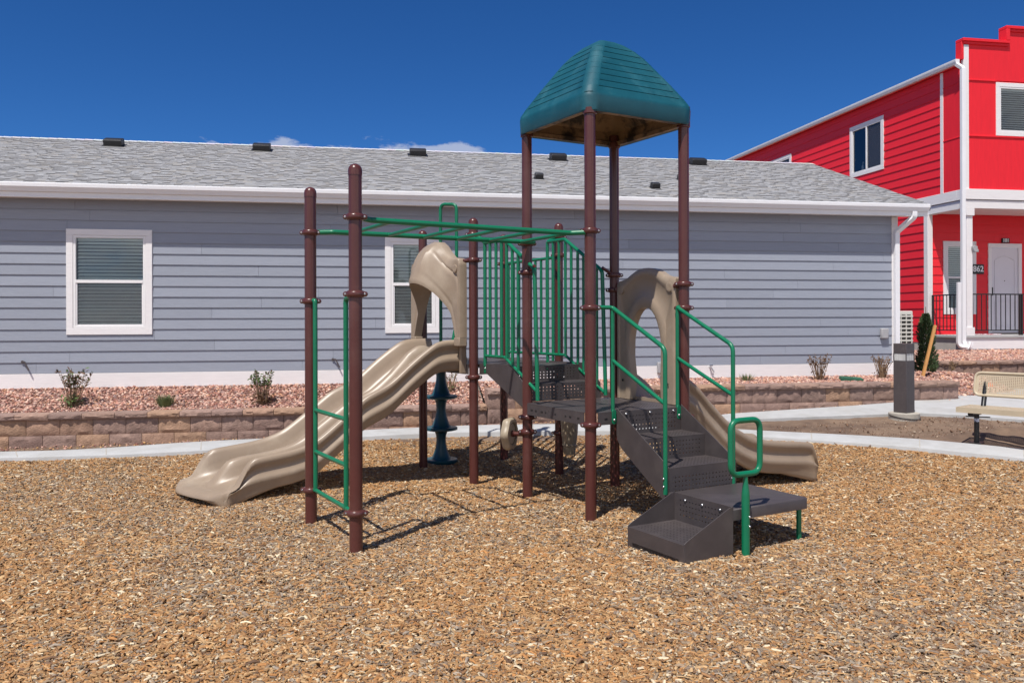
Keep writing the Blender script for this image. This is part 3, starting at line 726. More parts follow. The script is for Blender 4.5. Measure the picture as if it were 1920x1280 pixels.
# ---- stacked pod climber with its looped pole, behind the upper deck
ec = Vector(((pos['D'][0] * .75 + pos['E'][0] * .25), (pos['D'][1] * .75 + pos['E'][1] * .25), 0))
cc = Vector((.22, 3.33, 0)); gz = -.005
m = MB(); prof = [(.001, gz - .05), (.155, gz - .05), (.190, gz - .02)]
for k in range(3):
    z = gz + .370 * k
    prof += [(.193, z - .016), (.193, z + .006), (.186, z + .014), (.118, z + .018), (.104, z + .034), (.088, z + .075), (.070, z + .13), (.058, z + .19), (.055, z + .24), (.060, z + .29), (.075, z + .330)]
    if k < 2: prof += [(.16, z + .345)]
prof += [(.03, gz + 1.10), (.001, gz + 1.10)]
m.lathe(prof, cc, 28); pod = m.build('pod_climber', M['teal_dark'], play, smooth=40)
inn_pt = Vector((.33, 3.13, 0))
m = MB(); m.tube(fillet([(cc.x, cc.y, gz + .9), (cc.x, cc.y, 2.985), (inn_pt.x, inn_pt.y, 2.965), (inn_pt.x, inn_pt.y, 1.62), (inn_pt.x - .08, inn_pt.y - .02, 1.30)], [.07, .07, .1], 7), .0195, 12)
m.build('climber_pole', M['green'], pod, smooth=60)

# ---- flower-shaped spinning wheel on a bracket under the lower deck
wn_ = Vector((.644, -.764, 0)).normalized(); wc = Vector((0, 1, .575)) - wn_ * .175
ax1 = Vector((-wn_.y, wn_.x, 0)); ax2 = Vector((0, 0, 1))
def wheel_ring(r, k, off, lob=.0): return [wc + wn_ * off + (r * (1 + lob * math.cos(6 * a))) * (math.cos(a) * ax1 + math.sin(a) * ax2) for a in [2 * math.pi * i / 48 for i in range(48)]]
m = MB(); m.loft([wheel_ring(.02, 0, -.05), wheel_ring(.10, 0, -.05, .02), wheel_ring(.138, 0, -.038, .05), wheel_ring(.150, 0, -.012, .06), wheel_ring(.150, 0, .015, .06), wheel_ring(.138, 0, .034, .05), wheel_ring(.112, 0, .036, .02), wheel_ring(.104, 0, .024), wheel_ring(.02, 0, .022)], True, True)
wheel = m.build('spinning_wheel', M['gear'], play, smooth=40)
m = MB(); m.loft([wheel_ring(.101, 0, .0245), wheel_ring(.101, 0, .0255), wheel_ring(.093, 0, .0255), wheel_ring(.093, 0, .0245)], True, False); m.build('wheel_groove', M['black'], wheel)
m = MB(); m.tube([wc + wn_ * .02, Vector((0, 1, .575)) - wn_ * .03], .021, 12); m.lathe([(.03, 0), (.03, .02), (.021, .022)], wc + wn_ * .024, 14, axis=wn_); m.build('bracket', M['brown'], wheel, smooth=50)

# ---- tapered drum hanging from the upper-deck post
m = MB(); m.lathe([(.001, .70), (.093, .70), (.095, .64), (.088, .50), (.074, .40), (.072, .385), (.078, .378), (.078, .368), (.069, .36), (.062, .285), (.058, .275), (.001, .275)][::-1], (1.035, 1.85, -.08), 26)
dr = m.build('play_drum', M['gear'], play, smooth=40)
m = MB(); m.tube([(fu, fv, .397), (1.035, 1.90, .397)], .018, 10); m.build('bracket', M['brown'], dr, smooth=60)
# ================================================================== GROUND
def grid_mesh(name, mat_, xs, ys, zf, kind='structure'):
    m = MB(); n = len(xs)
    m.add([(x, y, zf(x, y)) for y in ys for x in xs], [(j * n + i, j * n + i + 1, (j + 1) * n + i + 1, (j + 1) * n + i) for j in range(len(ys) - 1) for i in range(n - 1)])
    return tag(m.build(name, mat_, smooth=180), kind=kind)
def nz(x, y, s, seed=0.0):
    from mathutils import noise
    return noise.noise(Vector((x * s + seed, y * s, seed)))
FX = [(-12.0, 9.95), (-8.6, 9.70), (-7.2, 9.67), (-5.89, 9.68), (-5.29, 9.72), (-4.72, 9.79), (-3.98, 9.96), (-3.58, 10.08), (-2.65, 10.47), (-1.86, 10.80), (-1.11, 10.93), (-0.42, 10.95), (0.27, 10.95), (1.11, 10.95), (1.98, 10.80), (3.11, 10.38), (4.04, 9.97), (4.56, 9.74), (5.02, 9.45), (5.54, 9.12), (6.4, 8.5), (7.4, 7.4), (8.2, 5.8), (8.6, 3.5)]
BX = [(-12.0, 10.2), (-8.6, 10.05), (-7.2, 10.05), (-6.14, 10.09), (-5.52, 10.13), (-4.96, 10.29), (-4.23, 10.61), (-3.81, 10.74), (-2.78, 10.98), (-1.94, 11.30), (-1.16, 11.40), (-0.44, 11.48), (0.29, 11.49), (1.16, 11.45), (2.06, 11.24), (3.21, 10.76), (4.21, 10.41), (4.77, 10.19), (5.25, 9.92), (5.8, 9.56), (6.75, 8.9), (7.85, 7.7), (8.75, 6.0), (9.2, 3.6)]
def spline(pts, per=4):
    out = []
    for i in range(len(pts) - 1):
        p0 = Vector(pts[max(0, i - 1)]); p1 = Vector(pts[i]); p2 = Vector(pts[i + 1]); p3 = Vector(pts[min(len(pts) - 1, i + 2)])
        for k in range(per):
            t = k / per
            out.append(.5 * ((2 * p1) + (p2 - p0) * t + (2 * p0 - 5 * p1 + 4 * p2 - p3) * t * t + (3 * p1 - p0 - 3 * p2 + p3) * t ** 3))
    out.append(Vector(pts[-1])); return out
Fs, Bs = spline(FX), spline(BX)
def mound(x, y):
    z = 0
    z += .13 * math.exp(-(((x - 6.6) / .75) ** 2 + ((y - 10.35) / .35) ** 2))
    z += .05 * math.exp(-(((x - 6.0) / .4) ** 2 + ((y - 10.5) / .3) ** 2))
    return z * (1 + .5 * nz(x, y, 5)) + .012 * nz(x, y, 3.1, 4) + .008 * nz(x, y, 9, 2)
def ground_z(x, y):
    return G(x, y) - .015 - (.25 if inside_play(x, y) and y < 10.7 else 0) + (mound(x, y) if x > 2.0 and y > 8.5 else 0)
def inside_play(x, y):
    # inside the curb loop
    if y < 3.5: return abs(x) < 9
    for a, b in zip(Fs, Fs[1:]):
        if a.x <= x <= b.x: return y < a.y + (b.y - a.y) * (x - a.x) / max(1e-6, (b.x - a.x))
    return False
def ramp(a, b, s): return [a + (b - a) * i / s for i in range(s + 1)]
xs = [-250, -120, -60, -30] + ramp(-20, 1.5, 43) + ramp(1.6, 9.5, 110) + ramp(10, 22, 24) + [30, 60, 120, 250]
ys = [-250, -120, -60, -20, -8, 0, 4, 7] + ramp(8, 13.5, 80) + [14, 16, 20, 30, 60, 120, 250]
grid_mesh('ground', M['dirt'], xs, ys, ground_z)
# wood-chip bed: a slightly lumpy sheet over the soil, inside the curb
m = MB()
cols = []
sampx = ramp(-12, 8.6, 150)
def front_y(x):
    for a, b in zip(Fs, Fs[1:]):
        if a.x <= x <= b.x: return a.y + (b.y - a.y) * (x - a.x) / max(1e-6, b.x - a.x)
    return 3.5
def scuff(x, y):                                  # hollows worn at the slide exits and the first step
    s = 0
    for cx, cy, r, h in ((-2.85, 7.72, .6, .07), (3.0, 8.55, .5, .04), (.55, 5.75, .45, .02), (.35, 6.2, .6, .015), (-.1, 7.1, .9, .02)):
        s += h * math.exp(-((x - cx) ** 2 + (y - cy) ** 2) / r ** 2)
    return s
def chip_z(x, y): return G(x, y) - dip(x, y) - scuff(x, y) + .018 * nz(x, y, 1.1, 3) + .010 * nz(x, y, 3.3, 8)
rows = 70
for x in sampx:
    y1 = front_y(x) + .02
    cols.append([(x, -6 + (y1 + 6) * (1 - (1 - j / rows) ** 1.0), 0) for j in range(rows + 1)])
vs = [(x, y, chip_z(x, y)) for c in cols for (x, y, _) in c]; n = rows + 1
m.add(vs, [(i * n + j, (i + 1) * n + j, (i + 1) * n + j + 1, i * n + j + 1) for i in range(len(cols) - 1) for j in range(rows)])
tag(m.build('playground_surface', M['mulch_base'], smooth=180), kind='structure')

# loose chips themselves
def chips():
    rs = np.random.RandomState(5)
    pts = []
    def scatter(y0, y1, dens, margin):
        hw = 0.62 * y1 + margin; area = 2 * hw * (y1 - y0); n_ = int(area * dens)
        x = rs.uniform(-hw, hw, n_); y = rs.uniform(y0, y1, n_); k = np.abs(x) < (.62 * y + margin)
        return np.stack([x[k], y[k]], 1)
    P = np.concatenate([scatter(3.0, 4.6, 10000, .6), scatter(4.6, 6.2, 8600, .7), scatter(6.2, 8.2, 6600, .7), scatter(8.2, 11.2, 4600, .5)])
    fy = np.interp(P[:, 0], [p.x for p in Fs], [p.y for p in Fs])
    P = P[P[:, 1] < fy + .012]
    # leave the posts and step box clear of chips standing inside them
    N = len(P)
    L_ = np.clip(rs.lognormal(math.log(.0235), .52, N), .008, .075); W_ = np.clip(L_ * rs.uniform(.16, .46, N), .003, .016); T_ = rs.uniform(.0015, .004, N)
    yaw = rs.uniform(0, 2 * np.pi, N); pitch = rs.normal(0, .19, N); roll = rs.normal(0, .30, N)
    z = np.array([chip_z(a, b) for a, b in P]) + rs.uniform(.000, .014, N)
    cy, sy, cp, sp, cr, sr = np.cos(yaw), np.sin(yaw), np.cos(pitch), np.sin(pitch), np.cos(roll), np.sin(roll)
    ux = np.stack([cy * cp, sy * cp, sp], 1)
    s0 = np.stack([-sy, cy, np.zeros(N)], 1); n0 = np.cross(ux, s0)
    uy = s0 * cr[:, None] + n0 * sr[:, None]; uz = np.cross(ux, uy)
    c = np.stack([P[:, 0], P[:, 1], z], 1)
    a = ux * (L_ / 2)[:, None]; b = uy * (W_ / 2)[:, None]; t = uz * T_[:, None]
    tap = rs.uniform(.35, 1.0, N)[:, None]; tap2 = rs.uniform(.5, 1.0, N)[:, None]; bow = uz * (rs.normal(0, .10, N) * L_)[:, None]
    # top face bowed in two quads, plus a skirt on the two long sides
    V = np.stack([c - a - b * tap, c - a + b * tap, c - b + bow + t * .2, c + b + bow, c + a - b * tap2, c + a + b * tap2,
                  c - a - b * tap - t * 2, c - b + bow - t * 2, c + a - b * tap2 - t * 2, c - a + b * tap - t * 2, c + b + bow - t * 2, c + a + b * tap2 - t * 2], 1).reshape(-1, 3)
    fq = np.array([[0, 2, 3, 1], [2, 4, 5, 3], [6, 7, 2, 0], [7, 8, 4, 2], [1, 3, 10, 9], [3, 5, 11, 10]])
    F = (fq[None] + (np.arange(N) * 12)[:, None, None]).reshape(-1, 4)
    pal = np.array([srgb(190, 148, 104), srgb(176, 132, 90), srgb(204, 168, 128), srgb(160, 118, 82), srgb(160, 138, 118), srgb(138, 120, 108), srgb(226, 208, 184), srgb(186, 132, 82), srgb(124, 94, 74), srgb(176, 160, 148)]) * np.array([.90, .895, .80])
    pal = pal * .93
    big = np.array([nz(p[0], p[1], .35, 11) + .5 * nz(p[0], p[1], 1.3, 5) for p in P])      # patches of fresher and greyer chips
    greyp = np.clip(.46 + 1.25 * big + .06 * (5.2 - P[:, 1]), .08, .85)
    fresh = np.array([.23, .19, .14, .13, .04, .03, .07, .12, .05, .00]); old = np.array([.08, .09, .11, .10, .20, .14, .06, .02, .09, .11])
    pr = fresh[None] * (1 - greyp[:, None]) + old[None] * greyp[:, None]; pr /= pr.sum(1, keepdims=True)
    idx = (pr.cumsum(1) < rs.rand(N)[:, None]).sum(1).clip(0, 9)
    colr = pal[idx] * rs.uniform(.72, 1.18, N)[:, None]
    me = bpy.data.meshes.new('wood_chip_mulch'); nf = len(F)
    me.vertices.add(len(V)); me.vertices.foreach_set('co', V.astype(np.float32).ravel())
    me.loops.add(nf * 4); me.loops.foreach_set('vertex_index', F.astype(np.int32).ravel())
    me.polygons.add(nf); me.polygons.foreach_set('loop_start', np.arange(nf, dtype=np.int32) * 4)
    me.update(calc_edges=True)
    at = me.attributes.new('tone', 'FLOAT_COLOR', 'FACE')
    cc = np.ones((nf, 4), np.float32); cc[:, :3] = np.repeat(colr, 6, 0); at.data.foreach_set('color', cc.ravel())
    me.materials.append(M['chips']); o = bpy.data.objects.new('wood_chip_mulch', me); COL.objects.link(o)
    tag(o, kind='stuff', label='tan and grey wood chips covering the playground', cat='mulch')
chips()

# ---- curb walk round the wood chips
m = MB(); n = len(Fs)
sec = []
for i in range(n):
    f, b = Fs[i], Bs[i]; z = G(f.x, f.y) + .05; zb_ = G(b.x, b.y) + .055; d = (b - f).normalized()
    sec.append([(f.x, f.y, z - .25), (f.x, f.y, z - .014), (f.x + d.x * .004, f.y + d.y * .004, z - .005), (f.x + d.x * .014, f.y + d.y * .014, z), (b.x - d.x * .01, b.y - d.y * .01, zb_), (b.x, b.y, zb_ - .01), (b.x, b.y, zb_ - .25)])
m.loft(sec, False, False); tag(m.build('sidewalk', M['concrete'], smooth=35), kind='structure')
# control joints sawn across the walk
m = MB()
for i in range(6, n - 2, 7):
    f, b = Fs[i], Bs[i]; d = (b - f); L = d.length; d.normalize(); t = Vector((-d.y, d.x))
    z0 = G(f.x, f.y) + .0505; z1 = G(b.x, b.y) + .0555; w = .005
    m.add([(f.x + d.x * .015 - t.x * w, f.y + d.y * .015 - t.y * w, z0 + .0012), (f.x + d.x * .015 + t.x * w, f.y + d.y * .015 + t.y * w, z0 + .0012), (b.x + t.x * w, b.y + t.y * w, z1 + .0012), (b.x - t.x * w, b.y - t.y * w, z1 + .0012)], [(0, 1, 2, 3)])
tag(m.build('sidewalk_joints', M['concrete_old'], smooth=0), kind='structure')
# left part of the walk, widening towards the bed wall, and the right-hand slab
def slab(name, fr, bk, lift):
    m = MB(); sec = []
    for (fx, fy), (bx, by) in zip(fr, bk):
        z0, z1 = G(fx, fy) + lift, G(bx, by) + lift + .004
        sec.append([(fx, fy, z0 - .2), (fx, fy, z0 - .006), (fx + .004, fy + .006, z0), (bx, by, z1), (bx, by, z1 - .2)])
    m.loft(sec, False, False); return tag(m.build(name, M['concrete'], smooth=35), kind='structure')
def wl(e, d): return house_w(e, d)
frS = [Vector(p) for p in ((1.95, 11.28), (2.4, 11.42), (3.19, 11.74), (3.9, 11.85), (5.15, 11.98), (5.78, 12.05), (6.27, 11.85), (6.9, 11.48), (7.69, 11.15), (9.0, 10.5), (12, 9.6))]
bkS = [Vector(p) for p in ((2.0, 11.50), (2.5, 11.86), (3.15, 12.22), (3.9, 12.42), (5.15, 12.70), (6.0, 12.93), (6.9, 13.55), (8.0, 14.1), (9.2, 14.3), (11, 14.2), (14, 13.8))]
slab('path', frS, bkS, .03)

# ---- lower part helpers for split-face block walls
def blocks(m, e0, e1, d, z0, z1, length, depth, prot=0.0, seed=0, end=False, start=0.0):
    rr = random.Random(seed); e = e0 - start
    while e < e1 - .02:
        a, b = max(e, e0), min(e + length, e1); e += length
        if b - a < .04: continue
        g = .003
        tone = rr.choice([(.28, .185, .15), (.30, .195, .152), (.33, .205, .145), (.27, .178, .148), (.255, .17, .142), (.36, .225, .15), (.29, .195, .16)])
        k = rr.uniform(.88, 1.14); m.cc = tuple(c * k for c in tone)
        nu, nv = 9, 5 if z1 - z0 > .12 else 4
        grid = []
        for j in range(nv + 1):
            row = []
            for i in range(nu + 1):
                edge = i in (0, nu) or j in (0, nv)
                off = 0 if edge else .010 + rr.uniform(-.006, .012)
                ee, zz = a + g + (b - a - 2 * g) * i / nu, z0 + .0015 + (z1 - z0 - .003) * j / nv
                x, y = house_w(ee, d - prot - off); row.append((x, y, zz))
            grid.append(row)
        vs = [p for r_ in grid for p in r_]; w = nu + 1
        m.add(vs, [(j * w + i, j * w + i + 1, (j + 1) * w + i + 1, (j + 1) * w + i) for j in range(nv) for i in range(nu)])
        def HP(ee, dd, zz): x, y = house_w(ee, dd); return (x, y, zz)
        A, B = a + g, b - g; zl, zh = z0 + .0015, z1 - .0015; df, db = d - prot, d + depth
        m.quad(HP(A, df, zh), HP(B, df, zh), HP(B, db, zh), HP(A, db, zh))
        m.quad(HP(A, df, zl), HP(A, db, zl), HP(B, db, zl), HP(B, df, zl))
        m.quad(HP(A, db, zl), HP(A, df, zl), HP(A, df, zh), HP(A, db, zh)); m.quad(HP(B, df, zl), HP(B, db, zl), HP(B, db, zh), HP(B, df, zh))
    m.cc = None
def block_wall(name, label, e0, e1, d, ztop, rows, zbot, seed, ret=None):
    x, y = house_w((e0 + e1) / 2, d); root = thing(name, label, 'retaining wall', (x, y, 0))
    m = MB(off=(x, y, 0)); blocks(m, e0, e1, d, ztop - .078, ztop, .40, .28, .035, seed, start=.13); m.build('cap_course', M['block'], root, smooth=25)
    z = ztop - .0785; k = 0
    m = MB(off=(x, y, 0))
    while z > zbot:
        blocks(m, e0, e1, d - .014 * k, z - rows, z, .40, .25, 0, seed + 5 + k, start=.2 * (k % 2)); z -= rows + .0005; k += 1
    m.build('block_course', M['block'], root, smooth=25)
    if ret:                                       # return leg running back at the right end
        m = MB(off=(x, y, 0))
        for q in range(3):
            zz = ztop - (.0 if q == 0 else .0785 + rows * (q - 1)); hh = .078 if q == 0 else rows
            nb = int((ret - .28) / .4)
            for t in range(nb):
                ea, da = e1, d + .285 + .4 * t
                xx, yy = house_w(ea - .12 + (.03 if q == 0 else 0), da + .2); m.cc = (.31, .19, .14)
                m.obox((xx, yy, zz - hh / 2), Vector((HC, HS, 0)) * .12, Vector((-HS, HC, 0)) * .197, (0, 0, hh / 2 - .001))
        m.cc = None; m.build('return_leg', M['block'], root, smooth=25, bevel=.006)
    return root
block_wall('retaining_wall', 'lower block retaining wall beside the tan double slide and narrow concrete walk', -13.0, 1.77, 11.74, .437, .20, -.1, 3)
block_wall('retaining_wall', 'taller stepped-up block retaining wall behind the dark light bollard', 1.775, 9.24, 11.74, .652, .20, .1, 23, ret=1.6)
block_wall('retaining_wall', 'block retaining wall in front of the red house porch, behind the bench', 10.72, 22.0, 14.5, .812, .20, .2, 43)
x, y = house_w(9.55, 12.12); t = thing('retaining_wall', 'short stub of low block wall at the far end of the walk, left of the bench back', 'retaining wall', (x, y, 0))
m = MB(off=(x, y, 0)); blocks(m, 9.27, 9.87, 12.12, .335, .445, .4, .3, .02, 61); m.build('cap_course', M['block'], t, smooth=25)
m = MB(off=(x, y, 0)); blocks(m, 9.30, 9.85, 12.13, .13, .334, .4, .25, 0, 62); m.build('block_course', M['block'], t, smooth=25)

# ---- gravel beds
def bed_z(e, d):
    if d < 13.0 and e < 9.2:
        lo = .415 if e < 1.9 else .628
        return lo + (.672 - lo) * min(1, max(0, (d - 11.95) / .9))
    if e >= 9.2 and d < 14.5: return .37 + .30 * min(1, max(0, (d - 11.9) / 1.3)) + (.0 if e < 10 else -.03)
    if d >= 14.5 and e >= 10.6: return .79 + .13 * min(1, (d - 14.6) / 2.2)
    return .62 + .05 * (d - 13)
def bed(name, ee, dd):
    m = MB(); n = len(ee)
    vs = []
    for d in dd:
        for e in ee: x, y = house_w(e, d); vs.append((x, y, bed_z(e, d) + .012 * nz(e, d, 2.3, 1)))
    m.add(vs, [(j * n + i, j * n + i + 1, (j + 1) * n + i + 1, (j + 1) * n + i) for j in range(len(dd) - 1) for i in range(n - 1)])
    return tag(m.build(name, M['bed'], smooth=180), kind='structure')
bed('planting_bed', ramp(-13, 1.76, 60), ramp(11.98, 13.0, 8)); bed('planting_bed', ramp(1.8, 9.02, 40), ramp(11.98, 13.0, 8))
bed('planting_bed', ramp(9.03, 10.75, 10), ramp(12.0, 17.5, 24)); bed('planting_bed', ramp(10.74, 22, 40), ramp(14.62, 17.0, 12)); 
def stones(name, label, regions, seed, zf, tones):
    rs = np.random.RandomState(seed)
    ico = np.array([(0, 0, -1), (.72, -.53, -.45), (-.28, -.85, -.45), (-.89, 0, -.45), (-.28, .85, -.45), (.72, .53, -.45), (.28, -.85, .45), (-.72, -.53, .45), (-.72, .53, .45), (.28, .85, .45), (.89, 0, .45), (0, 0, 1)])
    tri = np.array([(0, 1, 2), (1, 0, 5), (0, 2, 3), (0, 3, 4), (0, 4, 5), (1, 5, 10), (2, 1, 6), (3, 2, 7), (4, 3, 8), (5, 4, 9), (1, 10, 6), (2, 6, 7), (3, 7, 8), (4, 8, 9), (5, 9, 10), (6, 10, 11), (7, 6, 11), (8, 7, 11), (9, 8, 11), (10, 9, 11)])
    E_, D_, S_ = [], [], []
    for e0, e1, d0, d1, dens, s in regions:
        n_ = int((e1 - e0) * (d1 - d0) * dens); E_.append(rs.uniform(e0, e1, n_)); D_.append(rs.uniform(d0, d1, n_)); S_.append(np.full(n_, s))
    E_, D_, S_ = map(np.concatenate, (E_, D_, S_)); N = len(E_)
    z = np.array([zf(e, d) for e, d in zip(E_, D_)]) + .008
    X, Y = E_ * HC - D_ * HS, E_ * HS + D_ * HC
    s = S_ * np.clip(rs.lognormal(0, .35, N), .4, 2.0)
    V = ico[None] * rs.uniform(.65, 1.3, (N, 12, 1)) * (s[:, None, None]) * np.stack([rs.uniform(.7, 1.4, N), rs.uniform(.7, 1.3, N), rs.uniform(.5, .9, N)], 1)[:, None, :]
    a = rs.uniform(0, 6.28, N); c, si = np.cos(a)[:, None], np.sin(a)[:, None]
    b = rs.normal(0, .5, N); cb, sb = np.cos(b)[:, None], np.sin(b)[:, None]
    x1, y1, z1 = V[..., 0], V[..., 1] * cb - V[..., 2] * sb, V[..., 1] * sb + V[..., 2] * cb
    V = np.stack([x1 * c - y1 * si + X[:, None], x1 * si + y1 * c + Y[:, None], z1 + z[:, None]], 2).reshape(-1, 3)
    F = (tri[None] + (np.arange(N) * 12)[:, None, None]).reshape(-1, 3); nf = len(F)
    me = bpy.data.meshes.new(name); me.vertices.add(len(V)); me.vertices.foreach_set('co', V.astype(np.float32).ravel())
    me.loops.add(nf * 3); me.loops.foreach_set('vertex_index', F.astype(np.int32).ravel())
    me.polygons.add(nf); me.polygons.foreach_set('loop_start', np.arange(nf, dtype=np.int32) * 3); me.update(calc_edges=True)
    pal = np.array(tones); colr = pal[rs.randint(0, len(pal), N)] * rs.uniform(.75, 1.25, N)[:, None]
    at = me.attributes.new('tone', 'FLOAT_COLOR', 'FACE'); cc = np.ones((nf, 4), np.float32); cc[:, :3] = np.repeat(colr, 20, 0); at.data.foreach_set('color', cc.ravel())
    me.materials.append(M['gravel']); o = bpy.data.objects.new(name, me); COL.objects.link(o); tag(o, label, 'gravel', kind='stuff'); return o
PINK = [srgb(190, 148, 130), srgb(172, 124, 108), srgb(200, 164, 146), srgb(158, 110, 96), srgb(178, 142, 130), srgb(140, 100, 90), srgb(208, 178, 160), srgb(182, 136, 108), srgb(152, 126, 120), srgb(122, 78, 68)]
stones('gravel_bed', 'pink crushed gravel in the planting bed along the grey house', [(-9.5, 1.76, 11.99, 12.9, 1900, .0138), (1.8, 9.02, 11.99, 12.9, 1800, .0138)], 3, bed_z, PINK)
stones('gravel_slope', 'pink crushed gravel between the two houses and in front of the porch', [(9.03, 10.74, 12.0, 16.8, 900, .0185), (10.74, 16, 14.75, 16.84, 900, .0185)], 4, bed_z, PINK)
# stray gravel and soil clods along the wall foot and on the bare dirt
def hz_(e, d): x, y = house_w(e, d); return ground_z(x, y) + .01
stones('stray_gravel', 'thin scatter of small stones at the foot of the block walls', [(-8, 1.8, 11.40, 11.74, 300, .009), (1.8, 9.3, 11.62, 11.74, 260, .010)], 5, hz_, PINK + [srgb(190, 150, 100)] * 5)
def clods():
    pass
stones('dirt_clods', 'small clods and pebbles on the bare dirt strip by the bench', [(5.4, 9.5, 9.3, 10.6, 260, .0055), (5.4, 9.5, 9.3, 10.6, 14, .012)], 6, hz_, [srgb(120, 92, 72), srgb(132, 102, 80), srgb(100, 74, 56), srgb(126, 98, 76), srgb(112, 84, 64), srgb(180, 160, 140)])

# ================================================================== GREY HOUSE
WD = 12.91; E_L, E_R = -11.0, 8.975; HZ0 = .60
hx, hy = house_w(0, WD)
def HM(): 
    return MB(off=(0, WD, 0))
house = thing('grey_house', 'single-storey grey house with lap siding, white gutter and long shingle roof', 'house', (hx, hy, 0), R(10.3))
def lap_siding(m, e0, e1, d, z0, z1, reveal, openings, seed, tones, butt=.0135, axis='e', sgn=1):
    """lapped boards as real wedges; axis 'e': wall runs along e and faces -d; axis 'd': runs along d and faces -e"""
    rr = random.Random(seed); z = z0; 
    while z < z1 - .005:
        zt = min(z + reveal, z1)
        cuts = []
        e = e0 - rr.uniform(0, 3.4)
        while e < e1:
            a, b = max(e, e0), min(e + 3.66, e1); e += 3.66
            if b > a: cuts.append((a, b))
        for a, b in cuts:
            segs = [(a, b, z, zt)]
            for oe0, oe1, oz0, oz1 in openings:
                ns = []
                for s0, s1, q0, q1 in segs:
                    if s1 <= oe0 or s0 >= oe1 or q1 <= oz0 + 1e-4 or q0 >= oz1 - 1e-4: ns.append((s0, s1, q0, q1)); continue
                    if s0 < oe0: ns.append((s0, oe0, q0, q1))
                    if s1 > oe1: ns.append((oe1, s1, q0, q1))
                    c0, c1 = max(s0, oe0), min(s1, oe1)
                    if q0 < oz0: ns.append((c0, c1, q0, oz0))
                    if q1 > oz1: ns.append((c0, c1, oz1, q1))
                segs = ns
            k = rr.uniform(.955, 1.045); m.cc = tuple(c * k for c in tones)
            jz = rr.uniform(-.0012, .0012)
            for s0, s1, q0, q1 in segs:
                g = .0014
                def P(ee, dd, zz): return (ee, dd, zz) if axis == 'e' else (dd, ee, zz)
                A, B = s0 + (g if s0 == a else 0), s1 - (g if s1 == b else 0)
                full = d - butt - .004 + jz * .3; slp = (d - .003 - full) / (zt - z); lo, hi = full + slp * (q0 - z), full + slp * (q1 - z); up = .006 if q1 == zt else 0
                vs = [P(A, lo, q0), P(B, lo, q0), P(B, hi, q1 + up), P(A, hi, q1 + up), P(A, d + .02, q0), P(B, d + .02, q0), P(B, d + .02, q1 + up), P(A, d + .02, q1 + up)]
                fs = [(0, 1, 2, 3), (0, 4, 5, 1), (3, 2, 6, 7), (0, 3, 7, 4), (1, 5, 6, 2)]
                if axis == 'd': fs = [tuple(reversed(f)) for f in fs]
                m.add(vs, fs)
        z = zt
    m.cc = None
W1 = (-4.082, -2.932, 1.437, 2.940); W2 = (.392, 1.241, 1.437, 2.903)
REV = .1551
z_first = .893
m = HM(); lap_siding(m, E_L, E_R - .09, WD, z_first, 3.36, REV, [(a + .02, b - .02, c + .02, d - .02) for a, b, c, d in (W1, W2)], 4, (.276, .301, .360))
m.build('wall', M['siding'], house, smooth=0)
# rest of the shell: corner boards, skirt board, gable wall and back wall
m = HM(); m.box(E_R - .09, E_R, WD - .022, WD + .02, .69, 3.36); m.box(E_R, E_R + .022, WD - .022, WD + .09, .69, 3.36); m.build('corner_board', M['trimboard'], house, bevel=.003)
m = HM(); m.box(E_L, E_R - .0, WD - .026, WD + .02, .682, .888); m.build('skirt_board', M['trimboard'], house, bevel=.003)
m = HM(); m.box(E_L, E_R - .005, WD + .0, WD + .05, .3, .684); m.build('foundation', M['foundation'], house)
m = HM(); RD = WD + 3.45
m.prism([(WD + .09, .3), (WD + 6.9, .3), (WD + 6.9, 3.5), (RD, 4.82), (WD + .09, 3.6)], 0, E_R - .1, E_R + .0); m.box(E_L, E_R - .11, WD + 6.8, WD + 6.9, .3, 3.5); m.box(E_L, E_L + .1, WD + .09, WD + 6.79, .3, 3.5)
m.build('gable_wall', M['siding'], house)
for o in (house.children[-1],):
    at = o.data.attributes.new('tone', 'FLOAT_COLOR', 'FACE'); at.data.foreach_set('color', np.tile(np.array([.276, .301, .360, 1], np.float32), len(o.data.polygons)))
# roof: deck plus individually lapped shingles on the visible slope
GD = WD - .34                                     # outer face of the gutter
EV_D, EV_Z, RG_D, RG_Z = 12.60, 3.535, 16.36, 4.905
sl = Vector((0, RG_D - EV_D, RG_Z - EV_Z)); SLN = sl.length; sl.normalize(); nrm_r = Vector((0, -sl.z, sl.y))
ER0, ER1 = E_L - .3, 9.40
m = HM()
m.prism([(EV_D, EV_Z - .10), (2 * RG_D - EV_D, EV_Z - .10), (2 * RG_D - EV_D, EV_Z - .02), (RG_D, RG_Z - .02), (EV_D, EV_Z - .02)], 0, ER0, ER1)
roof_h = m.build('roof', M['shingle'], house, smooth=0)
at = roof_h.data.attributes.new('tone', 'FLOAT_COLOR', 'FACE'); at.data.foreach_set('color', np.tile(np.array([.3, .3, .3, 1], np.float32), len(roof_h.data.polygons)))
m = HM(); rr = random.Random(12); NR = 42; ex = SLN / NR
TONES = [srgb(160, 160, 164), srgb(166, 167, 171), srgb(172, 173, 177), srgb(166, 162, 157), srgb(154, 154, 158), srgb(170, 164, 158), srgb(178, 180, 185), srgb(148, 147, 150), srgb(168, 170, 176)]
def RP(e, s, h): q = sl * s + nrm_r * h; return (e, EV_D + q.y, EV_Z + q.z)
